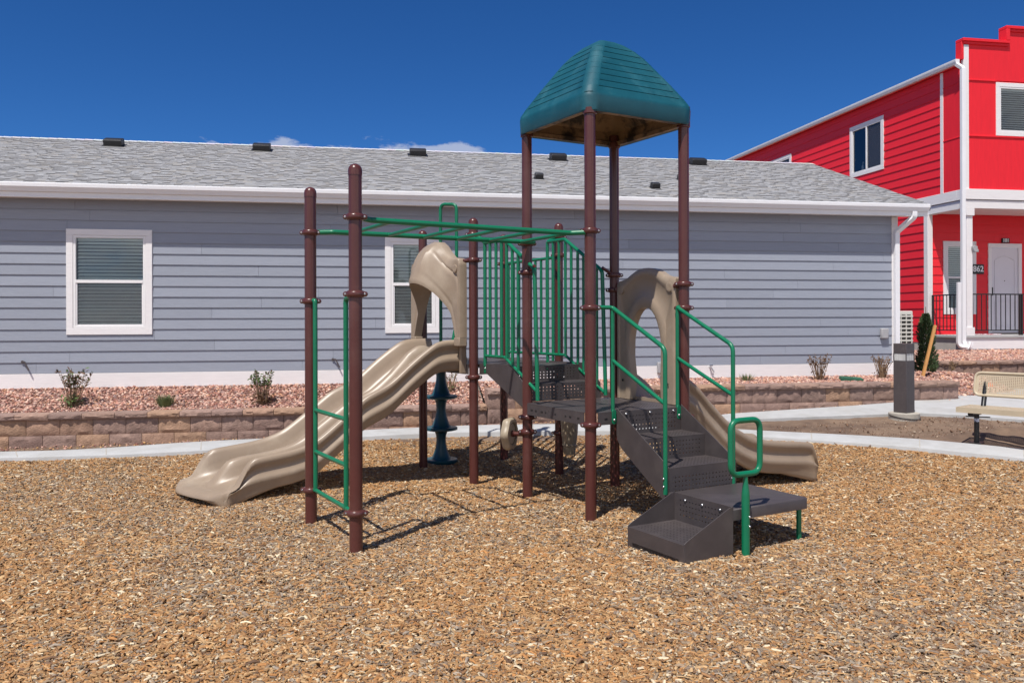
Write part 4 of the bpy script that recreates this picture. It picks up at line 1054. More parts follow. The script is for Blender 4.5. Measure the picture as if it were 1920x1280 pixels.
for r_ in range(NR):
    s0 = ex * r_ - (.02 if r_ == 0 else 0); s1 = ex * (r_ + 1) + .03
    e = ER0 - rr.uniform(0, .3)
    # lower ply, continuous
    m.cc = (.09, .09, .092)
    m.add([RP(ER0, s0 + .003, .001), RP(ER1, s0 + .003, .001), RP(ER1, s1, .0005), RP(ER0, s1, .0005)], [(0, 1, 2, 3)])
    while e < ER1:
        w = rr.choice([.055, .07, .085, .10, .115, .14]); a, b = max(e, ER0), min(e + w, ER1); e += w
        if b <= a: continue
        raised = rr.random() < .46
        t_ = TONES[rr.randrange(len(TONES))]; k = rr.uniform(.92, 1.08); m.cc = tuple((c * .45 + .36 * .55) * k * .86 for c in t_)
        h0 = .012 if raised else .008; ss = s0 if raised else s0 + rr.uniform(.0, .006)
        m.add([RP(a, ss, h0), RP(b, ss, h0), RP(b, s1, .004 if raised else .001), RP(a, s1, .004 if raised else .001), RP(a, ss, -.002), RP(b, ss, -.002), RP(b, s1, -.002), RP(a, s1, -.002)],
              [(0, 1, 2, 3), (4, 5, 1, 0), (5, 6, 2, 1), (7, 4, 0, 3)])
        if raised and r_ > 0:                     # the dark granule band printed below a laminated tab
            m.cc = (.085, .082, .085); st_ = rr.uniform(.012, .022)
            m.add([RP(a, ss - st_, .0085), RP(b, ss - st_, .0085), RP(b, ss, .0098), RP(a, ss, .0098)], [(0, 1, 2, 3)])
m.cc = None
m.build('shingles', M['shingle'], roof_h, smooth=0)
m = HM(); m.cc = srgb(196, 196, 200)
for k in range(int((ER1 - ER0) / .15)):
    a = ER0 + .15 * k; z_ = RG_Z + .018; m.cc = tuple(c * rr.uniform(.9, 1.08) for c in srgb(196, 196, 200))
    m.add([(a, RG_D - .13, z_ - .046), (a + .17, RG_D - .13, z_ - .052), (a + .17, RG_D, z_ - .006), (a, RG_D, z_), (a + .17, RG_D + .13, z_ - .052), (a, RG_D + .13, z_ - .046)], [(0, 1, 2, 3), (3, 2, 4, 5)])
m.cc = None; m.build('ridge_cap', M['shingle'], roof_h, smooth=0)
m = HM()                                          # gutter: K-profile running the length of the eave
gp = [(EV_D + .04, 3.425), (EV_D + .005, 3.42), (EV_D - .005, 3.45), (EV_D - .028, 3.485), (EV_D - .030, 3.532), (EV_D - .022, 3.540), (EV_D - .018, 3.534), (EV_D + .04, 3.534)]
m.prism(gp, 0, ER0, ER1 - .02); gut = m.build('gutter', M['gutter'], house, smooth=30)
m = HM(); m.prism([(EV_D + .05, 3.365), (WD + .02, 3.365), (WD + .02, 3.425), (EV_D + .05, 3.425)], 0, ER0, ER1 - .03); m.build('soffit', M['white'], house)
m = HM(); m.box(ER0, ER1 - .03, EV_D + .03, EV_D + .0495, 3.345, 3.424); m.build('fascia', M['white'], house)
m = HM()
e_ = E_R - .03; d_ = WD - .06
pth = fillet([(e_ + .17, EV_D + .03, 3.43), (e_ + .17, EV_D + .03, 3.33), (e_ + .0, d_, 3.10), (e_ + .0, d_, .70)], [.06, .08], 6)
def ribbed(m, pth, hw, hd):
    rings = []
    for i, p in enumerate(pth):
        t = (Vector(pth[min(i + 1, len(pth) - 1)]) - Vector(pth[max(i - 1, 0)])).normalized()
        b = Vector((1, 0, 0)); b = (b - t * b.dot(t)).normalized(); n = t.cross(b)
        rr_ = [(-1, -1), (-.4, -1), (-.3, -.88), (.3, -.88), (.4, -1), (1, -1), (1, 1), (-1, 1)]
        rings.append([p + b * hw * x + n * hd * y for x, y in rr_])
    m.loft(rings, True, True)
ribbed(m, pth, .042, .032); m.build('downspout', M['gutter'], gut, smooth=30, bevel=.004)
# vents on the roof
def rvent(e, d, w, h, dep, name):
    s = (d - EV_D) / sl.y
    m = HM(); c = Vector((e, EV_D, EV_Z)) + sl * s
    X, Sd, Nn = Vector((1, 0, 0)), sl, nrm_r
    m.obox(c + Nn * .012, X * w * .62, Sd * dep * .62, Nn * .004)
    p = [(-dep / 2, .015), (dep / 2, .015), (dep / 2, h * .75), (dep * .35, h), (-dep * .35, h), (-dep / 2, h * .86)]
    rings = [[c + X * x + Sd * a + Nn * b for a, b in p] for x in (-w / 2, -w / 2 + .02, w / 2 - .02, w / 2)]
    rings[0] = [c + X * (-w / 2) + (q - c - X * (-w / 2)) * .97 for q in rings[0]]
    m.loft(rings, True, True)
    o = m.build(name, M['vent'], house, smooth=30, bevel=.01)
    m = HM(); m.obox(c - Sd * (dep / 2 + .001) + Nn * h * .40, X * w * .40, Sd * .002, Nn * h * .16); m.build('vent_louver', M['black'], o)
for e in (-4.217, -1.715, 1.09, 3.775, 6.62): rvent(e, 15.80, .30, .13, .22, 'roof_vent')
for e, d in ((2.986, 13.88), (4.842, 13.34), (5.63, 14.15)): rvent(e, d, .135, .10, .13, 'exhaust_hood')
# windows
def window(parent, MBf, e0, e1, z0, z1, d, trim, style, mt='white', room=.5):
    m = MBf(); y0 = d - .030
    m.box(e0, e1, y0, d + .01, z1 - trim, z1); m.box(e0, e1, y0, d + .01, z0, z0 + trim)
    m.box(e0, e0 + trim, y0 + .001, d + .01, z0 + trim, z1 - trim); m.box(e1 - trim, e1, y0 + .001, d + .01, z0 + trim, z1 - trim)
    w = m.build('window', M['trimboard'], parent, bevel=.002)
    a, b, c, f = e0 + trim + .002, e1 - trim - .002, z0 + trim + .002, z1 - trim - .002
    m = MBf(); fw = .035
    m.box(a, b, d - .024, d + .04, f - fw, f); m.box(a, b, d - .024, d + .04, c, c + fw); m.box(a, a + fw, d - .023, d + .04, c + fw, f - fw); m.box(b - fw, b, d - .023, d + .04, c + fw, f - fw)
    if style == 'hung':
        mid = c + (f - c) * .505
        m.box(a + fw, b - fw, d - .026, d + .03, mid - .022, mid + .022)
        # lower sash sits forward, with its own stiles
        m.box(a + fw, a + fw + .018, d - .016, d + .03, c + fw, mid - .022); m.box(b - fw - .018, b - fw, d - .016, d + .03, c + fw, mid - .022); m.box(a + fw + .018, b - fw - .018, d - .016, d + .03, c + fw, c + fw + .02)
        panes = [(a + fw, b - fw, mid + .022, f - fw, d + .012), (a + fw + .018, b - fw - .018, c + fw + .02, mid - .022, d + .002)]
    elif style == 'slider':
        mid = (a + b) / 2; m.box(mid - .022, mid + .022, d - .026, d + .03, c + fw, f - fw)
        panes = [(a + fw, mid - .022, c + fw, f - fw, d + .010), (mid + .022, b - fw, c + fw, f - fw, d + .002)]
    else: panes = [(a + fw, b - fw, c + fw, f - fw, d + .010)]
    m.build('sash', M['white'], w, bevel=.002)
    for i, (pa, pb, pc, pd, py) in enumerate(panes):
        m = MBf(); m.add([(pa, py, pc), (pb, py, pc), (pb, py, pd), (pa, py, pd)], [(0, 1, 2, 3)]); m.build('pane', M['glass'], w, smooth=0)
    if style in ('hung', 'slider'):
        pa, pb, pc, pd, py = panes[1]
        m = MBf(); m.add([(pa, py - .006, pc), (pb, py - .006, pc), (pb, py - .006, pd), (pa, py - .006, pd)], [(0, 1, 2, 3)]); m.build('insect_screen', M['screen'], w, smooth=0)
    m = MBf()                                     # shallow dark room behind
    X0, X1, Y0, Y1, Z0, Z1 = a, b, d + .045, d + room, c, f
    m.quad((X0, Y1, Z0), (X1, Y1, Z0), (X1, Y1, Z1), (X0, Y1, Z1)); m.quad((X0, Y0, Z0), (X0, Y1, Z0), (X0, Y1, Z1), (X0, Y0, Z1)); m.quad((X1, Y1, Z0), (X1, Y0, Z0), (X1, Y0, Z1), (X1, Y1, Z1))
    m.quad((X0, Y0, Z1), (X0, Y1, Z1), (X1, Y1, Z1), (X1, Y0, Z1)); m.quad((X0, Y0, Z0), (X1, Y0, Z0), (X1, Y1, Z0), (X0, Y1, Z0)); m.build('room_interior', M['room'], w, smooth=0)
    return w, (a + fw, b - fw, c + fw, f - fw)
def blinds(w, MBf, a, b, c, f, d, pitch=.050, tilt=48, width=.052):
    m = MBf(); z = f - .02
    m.box(a + .01, b - .01, d + .035, d + .08, f - .04, f - .001)
    while z > c + .02:
        ca, sa = math.cos(R(tilt)), math.sin(R(tilt))
        m.obox(((a + b) / 2, d + .052, z), ((b - a) / 2 - .012, 0, 0), (0, width / 2 * ca, width / 2 * sa), (0, -.0012 * sa, .0012 * ca)); z -= pitch
    m.build('blind', M['blind'], w, smooth=0)
w1, q = window(house, HM, *W1, WD, .088, 'hung'); w1['label'] = 'wide window with closed slatted blinds'; blinds(w1, HM, *q, WD)
w2, q = window(house, HM, *W2, WD, .088, 'hung'); w2['label'] = 'narrower window partly hidden behind the slide hood'; blinds(w2, HM, *q, WD, tilt=55)
# small fittings on the wall
def stub(e, z, name='conduit_stub'):
    m = HM(); m.tube([(e - .06, WD - .02, z + .03), (e - .02, WD - .06, z + .03), (e + .04, WD - .075, z - .09)], .011, 8); m.lathe([(.02, 0), (.02, .012), (.001, .013)], (e - .06, WD - .018, z + .03), 10, axis=(0, -1, 0)); m.build(name, M['bronze'], house)
stub(-4.595, 1.03); stub(-.323, 1.02); 
m = HM(); m.tube([(5.60, WD - .03, .86), (5.60, WD - .08, .86), (5.65, WD - .09, .78)], .013, 8); m.tube([(5.575, WD - .085, .885), (5.63, WD - .085, .885)], .008, 8); m.build('hose_bib', M['steel'], house)
m = HM(); m.box(8.655, 8.79, WD - .075, WD - .012, 1.30, 1.475); m.build('outlet_cover', M['beige_box'], house, bevel=.015)
m = HM(); m.box(4.70, 4.82, WD - .09, WD - .02, .77, .95); m.build('outlet_cover', M['beige_box'], house, bevel=.012)

# ================================================================== RED HOUSE
RE, RF, RB = 13.44, 16.87, 18.16
rx, ry = house_w(RE, RF)
red = thing('red_house', 'bright red two-storey house with stepped false front and white porch', 'house', (rx, ry, 0), R(10.3))
def RM(): return MB(off=(RE, RF, 0))
RW = 24.0
SW1 = (19.80, 21.33, 5.53, 6.93); SW2 = (24.55, 26.1, 5.5, 6.86)
m = RM(); lap_siding(m, 17.62, 31, RE, 4.56, 7.36, .205, [(a + .02, b - .02, c + .02, d - .02) for a, b, c, d in (SW1, SW2)], 8, (1, 1, 1), axis='d', butt=.016)
m.build('wall', M['red_siding'], red, smooth=0)
m = RM(); lap_siding(m, 18.20, 31, RE, 1.07, 4.30, .205, [], 9, (1, 1, 1), axis='d', butt=.016); m.build('wall', M['red_siding'], red, smooth=0)
m = RM(); m.box(RE - .02, RE + .02, RF + .06, 17.53, 4.56, 5.745); m.box(RE - .02, RE + .02, RF + .06, 17.53, 5.77, 6.98); m.box(RE - .02, RE + .02, RF + .06, 17.53, 7.005, 7.36)
m.box(RE - .03, RE + .0, RF + .06, 17.53, 5.745, 5.77); m.box(RE - .03, RE + .0, RF + .06, 17.53, 6.98, 7.005); m.build('wall_panel', M['red_panel'], red, bevel=.003)
m = RM(); m.box(RE - .035, RE + .02, 17.53, 17.62, 4.56, 7.36); m.build('corner_trim', M['trimboard'], red)
m = RM(); m.box(RE - .03, RE + .10, RF - .03, RF + .06, 4.56, 7.80); m.build('corner_trim', M['trimboard'], red, bevel=.003)
# front: panels with drip trims, window opening left free
FW = (14.238, 15.70, 5.785, 6.993)
m = RM()
y0, y1 = RF - .015, RF + .03
for z0, z1 in ((4.56, 5.745), (7.03, 7.84)): m.box(RE + .10, RW, y0, y1, z0, z1)
m.box(RE + .10, FW[0] + .02, y0, y1, 5.765, 7.01); m.box(FW[1] - .02, RW, y0, y1, 5.765, 7.01); m.box(FW[0] + .02, FW[1] - .02, y0, y1, 5.765, FW[2] + .02); m.box(FW[0] + .02, FW[1] - .02, y0, y1, FW[3] - .02, 7.01)
m.box(14.56, RW, y0, y1, 7.84, 8.18); m.build('front_panel', M['red_panel'], red)
m = RM(); m.box(RE + .10, RW, y0 - .022, y0 + .005, 5.744, 5.772); m.box(RE + .10, FW[0], y0 - .022, y0 + .005, 7.005, 7.032); m.box(FW[1], RW, y0 - .022, y0 + .005, 7.005, 7.032); m.build('drip_trim', M['red_panel'], red, bevel=.004)
m = RM()                                          # stepped parapet with moulded cap
m.box(RE - .02, 14.52, RF + .03, RF + .13, 7.36, 7.84); m.box(14.52, RW, RF + .03, RF + .13, 7.36, 8.18)
m.build('parapet', M['red_panel'], red)
m = RM()
for a, b, z in ((RE - .08, 14.56, 7.845), (14.47, RW, 8.185)):
    m.box(a, b, RF - .085, RF + .17, z + .03, z + .095); m.box(a + .03, b, RF - .05, RF + .15, z - .03, z + .03)
m.box(14.47, 14.56, RF - .083, RF + .168, 7.945, 8.21); m.box(RE - .08, RE - .021, RF - .03, RF + .168, 7.47, 7.87)
m.build('parapet_cap', M['red_panel'], red, bevel=.006)
m = RM(); m.box(RE - .10, RW, RF + .18, 31, 7.38, 7.46); m.build('roof', M['shingle'], red)
o = red.children[-1]; at = o.data.attributes.new('tone', 'FLOAT_COLOR', 'FACE'); at.data.foreach_set('color', np.tile(np.array([.3, .3, .3, 1], np.float32), len(o.data.polygons)))
m = RM(); m.box(RE - .11, RE - .03, RF + .10, 31, 7.362, 7.378); m.build('soffit', M['red_panel'], red)
m = RM(); m.prism([(RE - .215, 7.475), (RE - .215, 7.42), (RE - .19, 7.365), (RE - .112, 7.365), (RE - .112, 7.475)], 1, RF + .0, 31); gr = m.build('gutter', M['gutter'], red, smooth=30)
# porch beam, ceiling, slab, back wall
m = RM(); m.box(RE - .035, RW, RF - .055, RF + .20, 4.325, 4.556); m.box(RE - .035, RE + .20, RF + .20, 31, 4.325, 4.556); m.build('porch_beam', M['trimboard'], red, bevel=.004)
m = RM(); m.box(RE - .01, RW, RF - .03, RF + .18, 4.125, 4.310); m.box(RE - .01, RE + .17, RF + .18, RB - .02, 4.125, 4.310); m.build('lower_beam', M['trimboard'], red, bevel=.004)
m = RM(); m.box(RE + .17, RW, RF + .18, RB + .2, 4.16, 4.20); ceil = m.build('porch_ceiling', M['white'], red)
m = RM(); lap_siding(m, RE + .02, RW, RB, 1.26, 4.16, .205, [(13.90, 14.75, 1.76, 3.5), (15.14, 15.97, 1.0, 3.46)], 10, (1, 1, 1), butt=.014); m.build('wall', M['red_siding'], red, smooth=0)
m = RM(); m.box(RE - .06, RW, RF - .06, RB, 1.20, 1.255); m.build('porch_floor', M['concrete'], red, bevel=.006)
m = RM(); m.box(RE + .02, RW, RF - .03, RF + .02, .95, 1.198); m.build('porch_skirt', M['trimboard'], red)
m = RM(); m.box(RE - .02, RE + .018, RF - .03, 18.2, .90, 1.198); m.build('porch_skirt', M['foundation'], red)
m = RM(); m.box(RE + .02, RW, RF + .021, RF + .1, .4, .95); m.box(RE - .01, RE + .0, 18.2, 31, .4, 1.068); m.build('foundation', M['foundation'], red)
m = RM(); m.box(RE - .045, RE + .09, 18.06, 18.20, 1.0, 4.125); m.build('corner_trim', M['trimboard'], red, bevel=.003)
def porch_post(e):
    m = RM(); m.box(e - .075, e + .075, RF - .01, RF + .14, 1.44, 3.96); p = m.build('porch_post', M['trimboard'], red, bevel=.004)
    m = RM(); m.box(e - .105, e + .105, RF - .04, RF + .17, 1.256, 1.44); m.build('post_base', M['trimboard'], p, bevel=.004)
    m = RM(); m.box(e - .105, e + .105, RF - .04, RF + .17, 3.96, 4.12); m.build('post_cap', M['trimboard'], p, bevel=.004); return p
pp = porch_post(13.565); porch_post(17.4); porch_post(21.2)
m = RM(); m.box(13.60, 13.72, RF - .075, RF - .012, 3.20, 3.27); m.prism([(13.60, 3.20), (13.72, 3.20), (13.73, 3.13), (13.62, 3.13)], 1, RF - .10, RF - .03); m.build('flood_lamp', M['beige_box'], pp, bevel=.01)
# porch railing
def railing(p0, p1):
    p0, p1 = Vector((*p0, 0)), Vector((*p1, 0)); d = p1 - p0; L = d.length; d.normalize(); n = Vector((-d.y, d.x, 0))
    m = RM(); m.obox((p0 + p1) / 2 + Vector((0, 0, 2.19)), d * L / 2, n * .02, (0, 0, .014)); r_ = m.build('porch_railing', M['black'], red)
    m = RM(); m.obox((p0 + p1) / 2 + Vector((0, 0, 1.37)), d * L / 2, n * .014, (0, 0, .012)); m.build('bottom_rail', M['black'], r_)
    nb = int(L / .115)
    for k in range(1, nb):
        q = p0 + d * (L * k / nb); m = RM(); m.obox(q + Vector((0, 0, 1.78)), d * .0075, n * .0075, (0, 0, .398)); m.build('baluster', M['black'], r_)
    for q in (p0, p1):
        m = RM(); m.obox(q + Vector((0, 0, 1.73)), d * .019, n * .019, (0, 0, .475)); m.build('railing_post', M['black'], r_)
railing((13.69, 16.95), (14.93, 16.95)); railing((14.985, 16.95), (16.2, 16.95)); railing((13.51, 17.06), (13.51, 18.03))
# door
m = RM(); m.box(15.10, 15.19, RB - .035, RB + .01, 1.26, 3.36); m.box(15.94, 16.03, RB - .035, RB + .01, 1.26, 3.36); m.box(15.10, 16.03, RB - .036, RB + .01, 3.36, 3.47)
df = m.build('door_frame', M['trimboard'], red, bevel=.003)
m = RM(); m.box(15.192, 15.938, RB - .005, RB + .03, 1.29, 3.357)
dr_ = m.build('door', M['door'], red, bevel=.002)
m = RM(); yy = RB - .008
def panelframe(pts): m.tube([(x, yy, z) for x, z in pts], .011, 8, closed=True)
arch = [(15.29 + .55 * k / 12, 3.06 + .10 * math.sin(math.pi * k / 12)) for k in range(13)]
panelframe([(15.29, 2.22)] + arch + [(15.84, 2.22)]); panelframe([(15.29, 1.45), (15.29, 2.05), (15.84, 2.05), (15.84, 1.45)])
m.build('door_moulding', M['door'], dr_)
m = RM(); m.box(15.205, 15.232, RB - .03, RB - .004, 2.20, 2.40); m.build('handle', M['black'], dr_, bevel=.004)
m = RM(); m.lathe([(.012, 0), (.012, .006), (.001, .008)], (15.565, RB - .006, 2.56), 10, axis=(0, -1, 0)); m.build('peephole', M['black'], dr_)
m = RM(); m.box(15.15, 15.98, RB - .09, RB - .036, 1.256, 1.285); m.build('threshold', M['black'], df)
# windows
w3, q = window(red, RM, 13.875, 14.77, 1.745, 3.51, RB, .095, 'hung'); blinds(w3, RM, *q, RB)
w4, q = window(red, RM, *FW, RF, .095, 'single'); blinds(w4, RM, *q, RF, tilt=35)
class SideMB(MB):                                 # same builder turned to face -e
    pass
def SM():
    return MB(off=(RE, RF, 0), xf=lambda p: Vector((RE + (p.y - RE), p.x, p.z)))
def side_window(W):
    def f():
        b = MB(off=(RE, RF, 0)); b.xf = lambda p: Vector((p.y, 2 * 20 - p.x, p.z)); return b
    return window(red, f, 40 - W[1], 40 - W[0], W[2], W[3], RE, .095, 'slider')
w5, _ = side_window(SW1); side_window(SW2)
m = RM(); m.lathe([(.035, 5.66), (.035, 5.80), (.012, 5.86), (.012, 5.92), (.001, 5.92)], (RE + .12, 20.92, 0), 12); m.build('bottle', M['blind'], w5)
# downspouts
m = RM(); ribbed(m, fillet([Vector((RE - .165, RF + .03, 7.37)), Vector((RE - .10, RF - .085, 7.25)), Vector((RE - .10, RF - .085, 1.12)), Vector((RE - .10, RF - .16, .98))], [.05, .1], 5), .045, .035); m.build('downspout', M['gutter'], gr, smooth=30, bevel=.004)
m = RM(); ribbed(m, fillet([Vector((RE - .22, RF - .10, 2.45)), Vector((RE - .235, RF - .10, 1.02)), Vector((RE - .02, RF - .18, .97)), Vector((RE + .03, RF - .18, 1.12))], [.12, .1], 6), .04, .032); m.build('downspout_extension', M['gutter'], gr, smooth=30, bevel=.004)
# number signs
def text_mesh(txt, size, c, parent, name='sign_text', ext=.002):
    cu = bpy.data.curves.new(name, 'FONT'); cu.body = txt; cu.size = size; cu.extrude = ext; cu.align_x = 'CENTER'; cu.align_y = 'CENTER'; cu.offset = .004
    tmp = bpy.data.objects.new('tmp_text', cu); COL.objects.link(tmp); bpy.context.view_layer.update()
    me = bpy.data.meshes.new_from_object(tmp.evaluated_get(bpy.context.evaluated_depsgraph_get())); bpy.data.objects.remove(tmp, do_unlink=True)
    me.name = name; me.materials.clear(); me.materials.append(M['sign_white'])
    me.transform(Matrix.Translation(Vector(c) - Vector((RE, RF, 0))) @ Matrix.Rotation(R(90), 4, 'X'))
    o = bpy.data.objects.new(name, me); COL.objects.link(o); o.parent = parent; return o
m = RM(); m.box(15.47, 15.68, RB - .045, RB - .02, 3.485, 3.60); s1_ = m.build('number_sign', M['sign_black'], red); text_mesh('101', .115, (15.575, RB - .047, 3.543), s1_)
m = RM(); m.box(14.555, 14.965, RB - .045, RB - .018, 2.72, 2.955); s2_ = m.build('number_sign', M['sign_black'], red); text_mesh('3862', .195, (14.76, RB - .047, 2.838), s2_)
s1_['label'] = 'small black sign reading 101 above the door'; s2_['label'] = 'black house number sign reading 3862'
x, y = house_w(14.80, RB - .35)
m = MB(); m.box(-.24, .24, -.18, .18, 0, .018); o = m.build('doormat', M['mat_rug'], bevel=.004); o.location = (x, y, 1.256); o.rotation_euler = (0, 0, R(10.3)); tag(o, 'colourful patterned doormat on the porch left of the white door', 'doormat')

# ================================================================== THINGS ROUND THE SITE
# bollard light
bx, by, bz = 5.50, 11.83, .25
bl = thing('bollard_light', 'dark bronze square light bollard on a round concrete footing by the walk', 'bollard light', (bx, by, bz), R(32))
m = MB(); m.lathe([(.205, -.3), (.205, .06), (.198, .068), (.001, .07)], (0, 0, 0), 28); m.build('footing', M['concrete_old'], bl)
m = MB(); m.box(-.098, .098, -.098, .098, .069, .795); m.build('post', M['bronze'], bl, bevel=.004)
m = MB(); m.box(-.090, .090, -.090, .090, .795, .900); m.build('lens', M['lens'], bl, bevel=.004)
m = MB(); m.box(-.098, .098, -.098, .098, .900, 1.035); m.build('cap', M['bronze'], bl, bevel=.004)
m = MB()
for sx in (-1, 1):
    for sy in (-1, 1): m.box(sx * .094 - .005, sx * .094 + .005, sy * .094 - .005, sy * .094 + .005, .795, .90)
m.build('lens_guard', M['bronze'], bl)
m = MB(); m.tube([(.21 * math.cos(R(a)), .21 * math.sin(R(a)), .02 + .03 * math.sin(R(a * 1.0))) for a in range(150, 391, 10)] , .006, 6); m.build('cable', M['black'], bl)

# bench
LX, LY = 5.45, 9.89; ang = math.atan2(-.755, .655)
bz0 = G(LX, LY) + .058
bn = thing('park_bench', 'tan perforated metal bench with black tubular legs beside the curb walk', 'bench', (LX, LY, bz0), ang)
# local x runs along the bench to the right, local y towards its back
m = MB(); m.perf((-.15, -.20, .415), (1, 0, 0), (0, 1, 0), 1.83, .42, 82, 18, .0075, .003, .02, .02)
sh = [(-.15, -.20), (1.68, -.20), (1.68, .22), (-.15, .22)]
for (a, b), (c, d) in zip(sh, sh[1:] + sh[:1]):
    t = Vector((c - a, d - b, 0)).normalized(); n = Vector((t.y, -t.x, 0)); m.obox(((a + c) / 2, (b + d) / 2, .390), Vector((c - a, d - b, 0)) / 2, n * .004, (0, 0, .030))
m.build('seat', M['bench'], bn, smooth=30, bevel=0)
m = MB(); a_ = R(12); yb = .225; zb2 = .55
m.perf((-.10, yb, zb2), (1, 0, 0), (0, math.sin(a_), math.cos(a_)), 1.73, .245, 82, 11, .0062, .003, .03, .018)
bk = m.build('backrest', M['bench'], bn, smooth=30)
m = MB(); lp = fillet_loop([(-.11, yb - .001, zb2 - .01), (1.64, yb - .001, zb2 - .01), (1.64, yb + .265 * math.sin(a_), zb2 + .255), (-.11, yb + .265 * math.sin(a_), zb2 + .255)], .07, 6); m.tube(lp, .0165, 10, closed=True); m.build('backrest_rim', M['bench'], bk, smooth=60)
for lx in (0, 1.53):
    m = MB(); m.lathe([(.085, -.002), (.085, .006), (.03, .008), (.028, .008), (.028, .36)], (lx, 0, 0), 18); lg = m.build('leg', M['black'], bn)
    m = MB(); m.tube([(lx, -.19, .345), (lx, .10, .345), (lx, .20, .40), (lx, .262, .62), (lx, .285, .70)], .028, 14); m.build('seat_support', M['black'], lg, smooth=60)
    m = MB(); m.lathe([(.0288, .245), (.0288, .285)], (lx, 0, 0), 18, caps=False); m.build('sticker', M['sticker'], lg)
m = MB(); m.tube([(-.12, .0, .30), (.14, .02, .305)], .007, 8); m.build('brace_rod', M['black'], bn)

# air conditioner, shrub and stake between the houses
x, y = house_w(10.36, 15.2)
ac = thing('air_conditioner', 'pale louvred air conditioner unit beside the corner of the grey house', 'air conditioner', (x, y, .72), R(10.3))
m = MB(); m.box(-.45, .45, -.18, .20, 0, 1.07); m.build('case', M['ac'], ac, bevel=.015)
m = MB(); m.box(-.40, .425, -.188, -.181, .06, 1.0); m.build('coil', M['ac_dark'], ac)
m = MB()
for k in range(12): m.box(-.41, .43, -.212, -.189, .07 + .08 * k, .102 + .08 * k)
for k in range(8): m.box(-.41 + .115 * k, -.395 + .115 * k, -.214, -.190, .06, 1.0)
m.build('grille', M['ac'], ac)

def leaf(m, c, d, L, W, up):
    d = d.normalized(); s = d.cross(up);
    if s.length < 1e-4: s = Vector((1, 0, 0))
    s.normalize(); n = s.cross(d)
    m.add([c, c + d * L * .5 + s * W / 2 + n * L * .06, c + d * L, c + d * L * .5 - s * W / 2 + n * L * .06], [(0, 1, 2), (0, 2, 3)])
x, y = house_w(10.16, 13.75); zb = bed_z(10.16, 13.75)
ev = thing('evergreen_shrub', 'narrow dark green evergreen shrub behind the bollard light', 'shrub', (x, y, zb - .04))
rr = random.Random(3); m = MB(); m.tube([(0, 0, 0), (.01, 0, .6), (0, .01, 1.25)], .02, 8, r_fn=lambda i: [.024, .016, .006][i]); m.build('trunk', M['stem'], ev)
m = MB()
for k in range(5200):
    t = rr.random(); z = .02 + 1.08 * t; env = (.165 * (1 - t) ** .55 * (1 + .22 * math.sin(9 * t + 1)) + .012) * min(1, .55 + 4 * t)
    a = rr.uniform(0, 6.283); env *= 1 + .28 * math.sin(3 * a + 7 * t) + .15 * math.sin(5 * a - 11 * t)
    r_ = env * math.sqrt(rr.uniform(.15, 1.0)); c = Vector((r_ * math.cos(a), r_ * math.sin(a), z))
    d = Vector((math.cos(a + rr.uniform(-.7, .7)), math.sin(a + rr.uniform(-.7, .7)), rr.uniform(.3, 1.6))); leaf(m, c, d, rr.uniform(.035, .075), rr.uniform(.013, .026), Vector((rr.uniform(-1, 1), rr.uniform(-1, 1), .5)))
m.build('crown', M['conifer'], ev, smooth=0)
a_, b_ = house_w(9.467, 12.95), house_w(9.82, 13.05)
m = MB(off=(a_[0], a_[1], .60)); p0, p1 = Vector((*a_, .50)), Vector((*b_, 1.517)); t = (p1 - p0).normalized(); s = t.cross(Vector((0, 1, 0))).normalized()
m.obox((p0 + p1) / 2, (p1 - p0) / 2, s * .022, t.cross(s) * .022); o = m.build('wooden_stake', M['stake'], bevel=.003); o.location = (a_[0], a_[1], .60); tag(o, 'leaning orange-brown wooden stake in the gravel between the houses', 'stake')
x, y = house_w(7.70, 12.22)
m = MB(); m.loft([[(-.17, -.09, -.03), (.17, -.09, -.03), (.17, .09, -.03), (-.17, .09, -.03)], [(-.165, -.085, .018), (.165, -.085, .018), (.165, .085, .018), (-.165, .085, .018)]], True, True); m.box(-.02, .02, -.03, .03, .018, .024)
o = m.build('valve_box', M['lid'], bevel=.005); o.location = (x, y, bed_z(7.7, 12.22) + .045); o.rotation_euler = (R(6), R(4), R(-8)); tag(o, 'flat green valve box lid lying in the pink gravel bed', 'valve box')
x, y = house_w(11.3, 12.9); m = MB(); m.lathe([(.001, -.05), (.07, -.05), (.075, .02), (.05, .06), (.001, .07)], (0, 0, 0), 14); o = m.build('sprinkler_cap', M['orange']); px_, py_ = 7.55, 14.2
o.location = (8.05, 14.22, G(8.05, 14.22) + .08); tag(o, 'small orange plastic cap at the edge of the gravel behind the bench', 'cap')

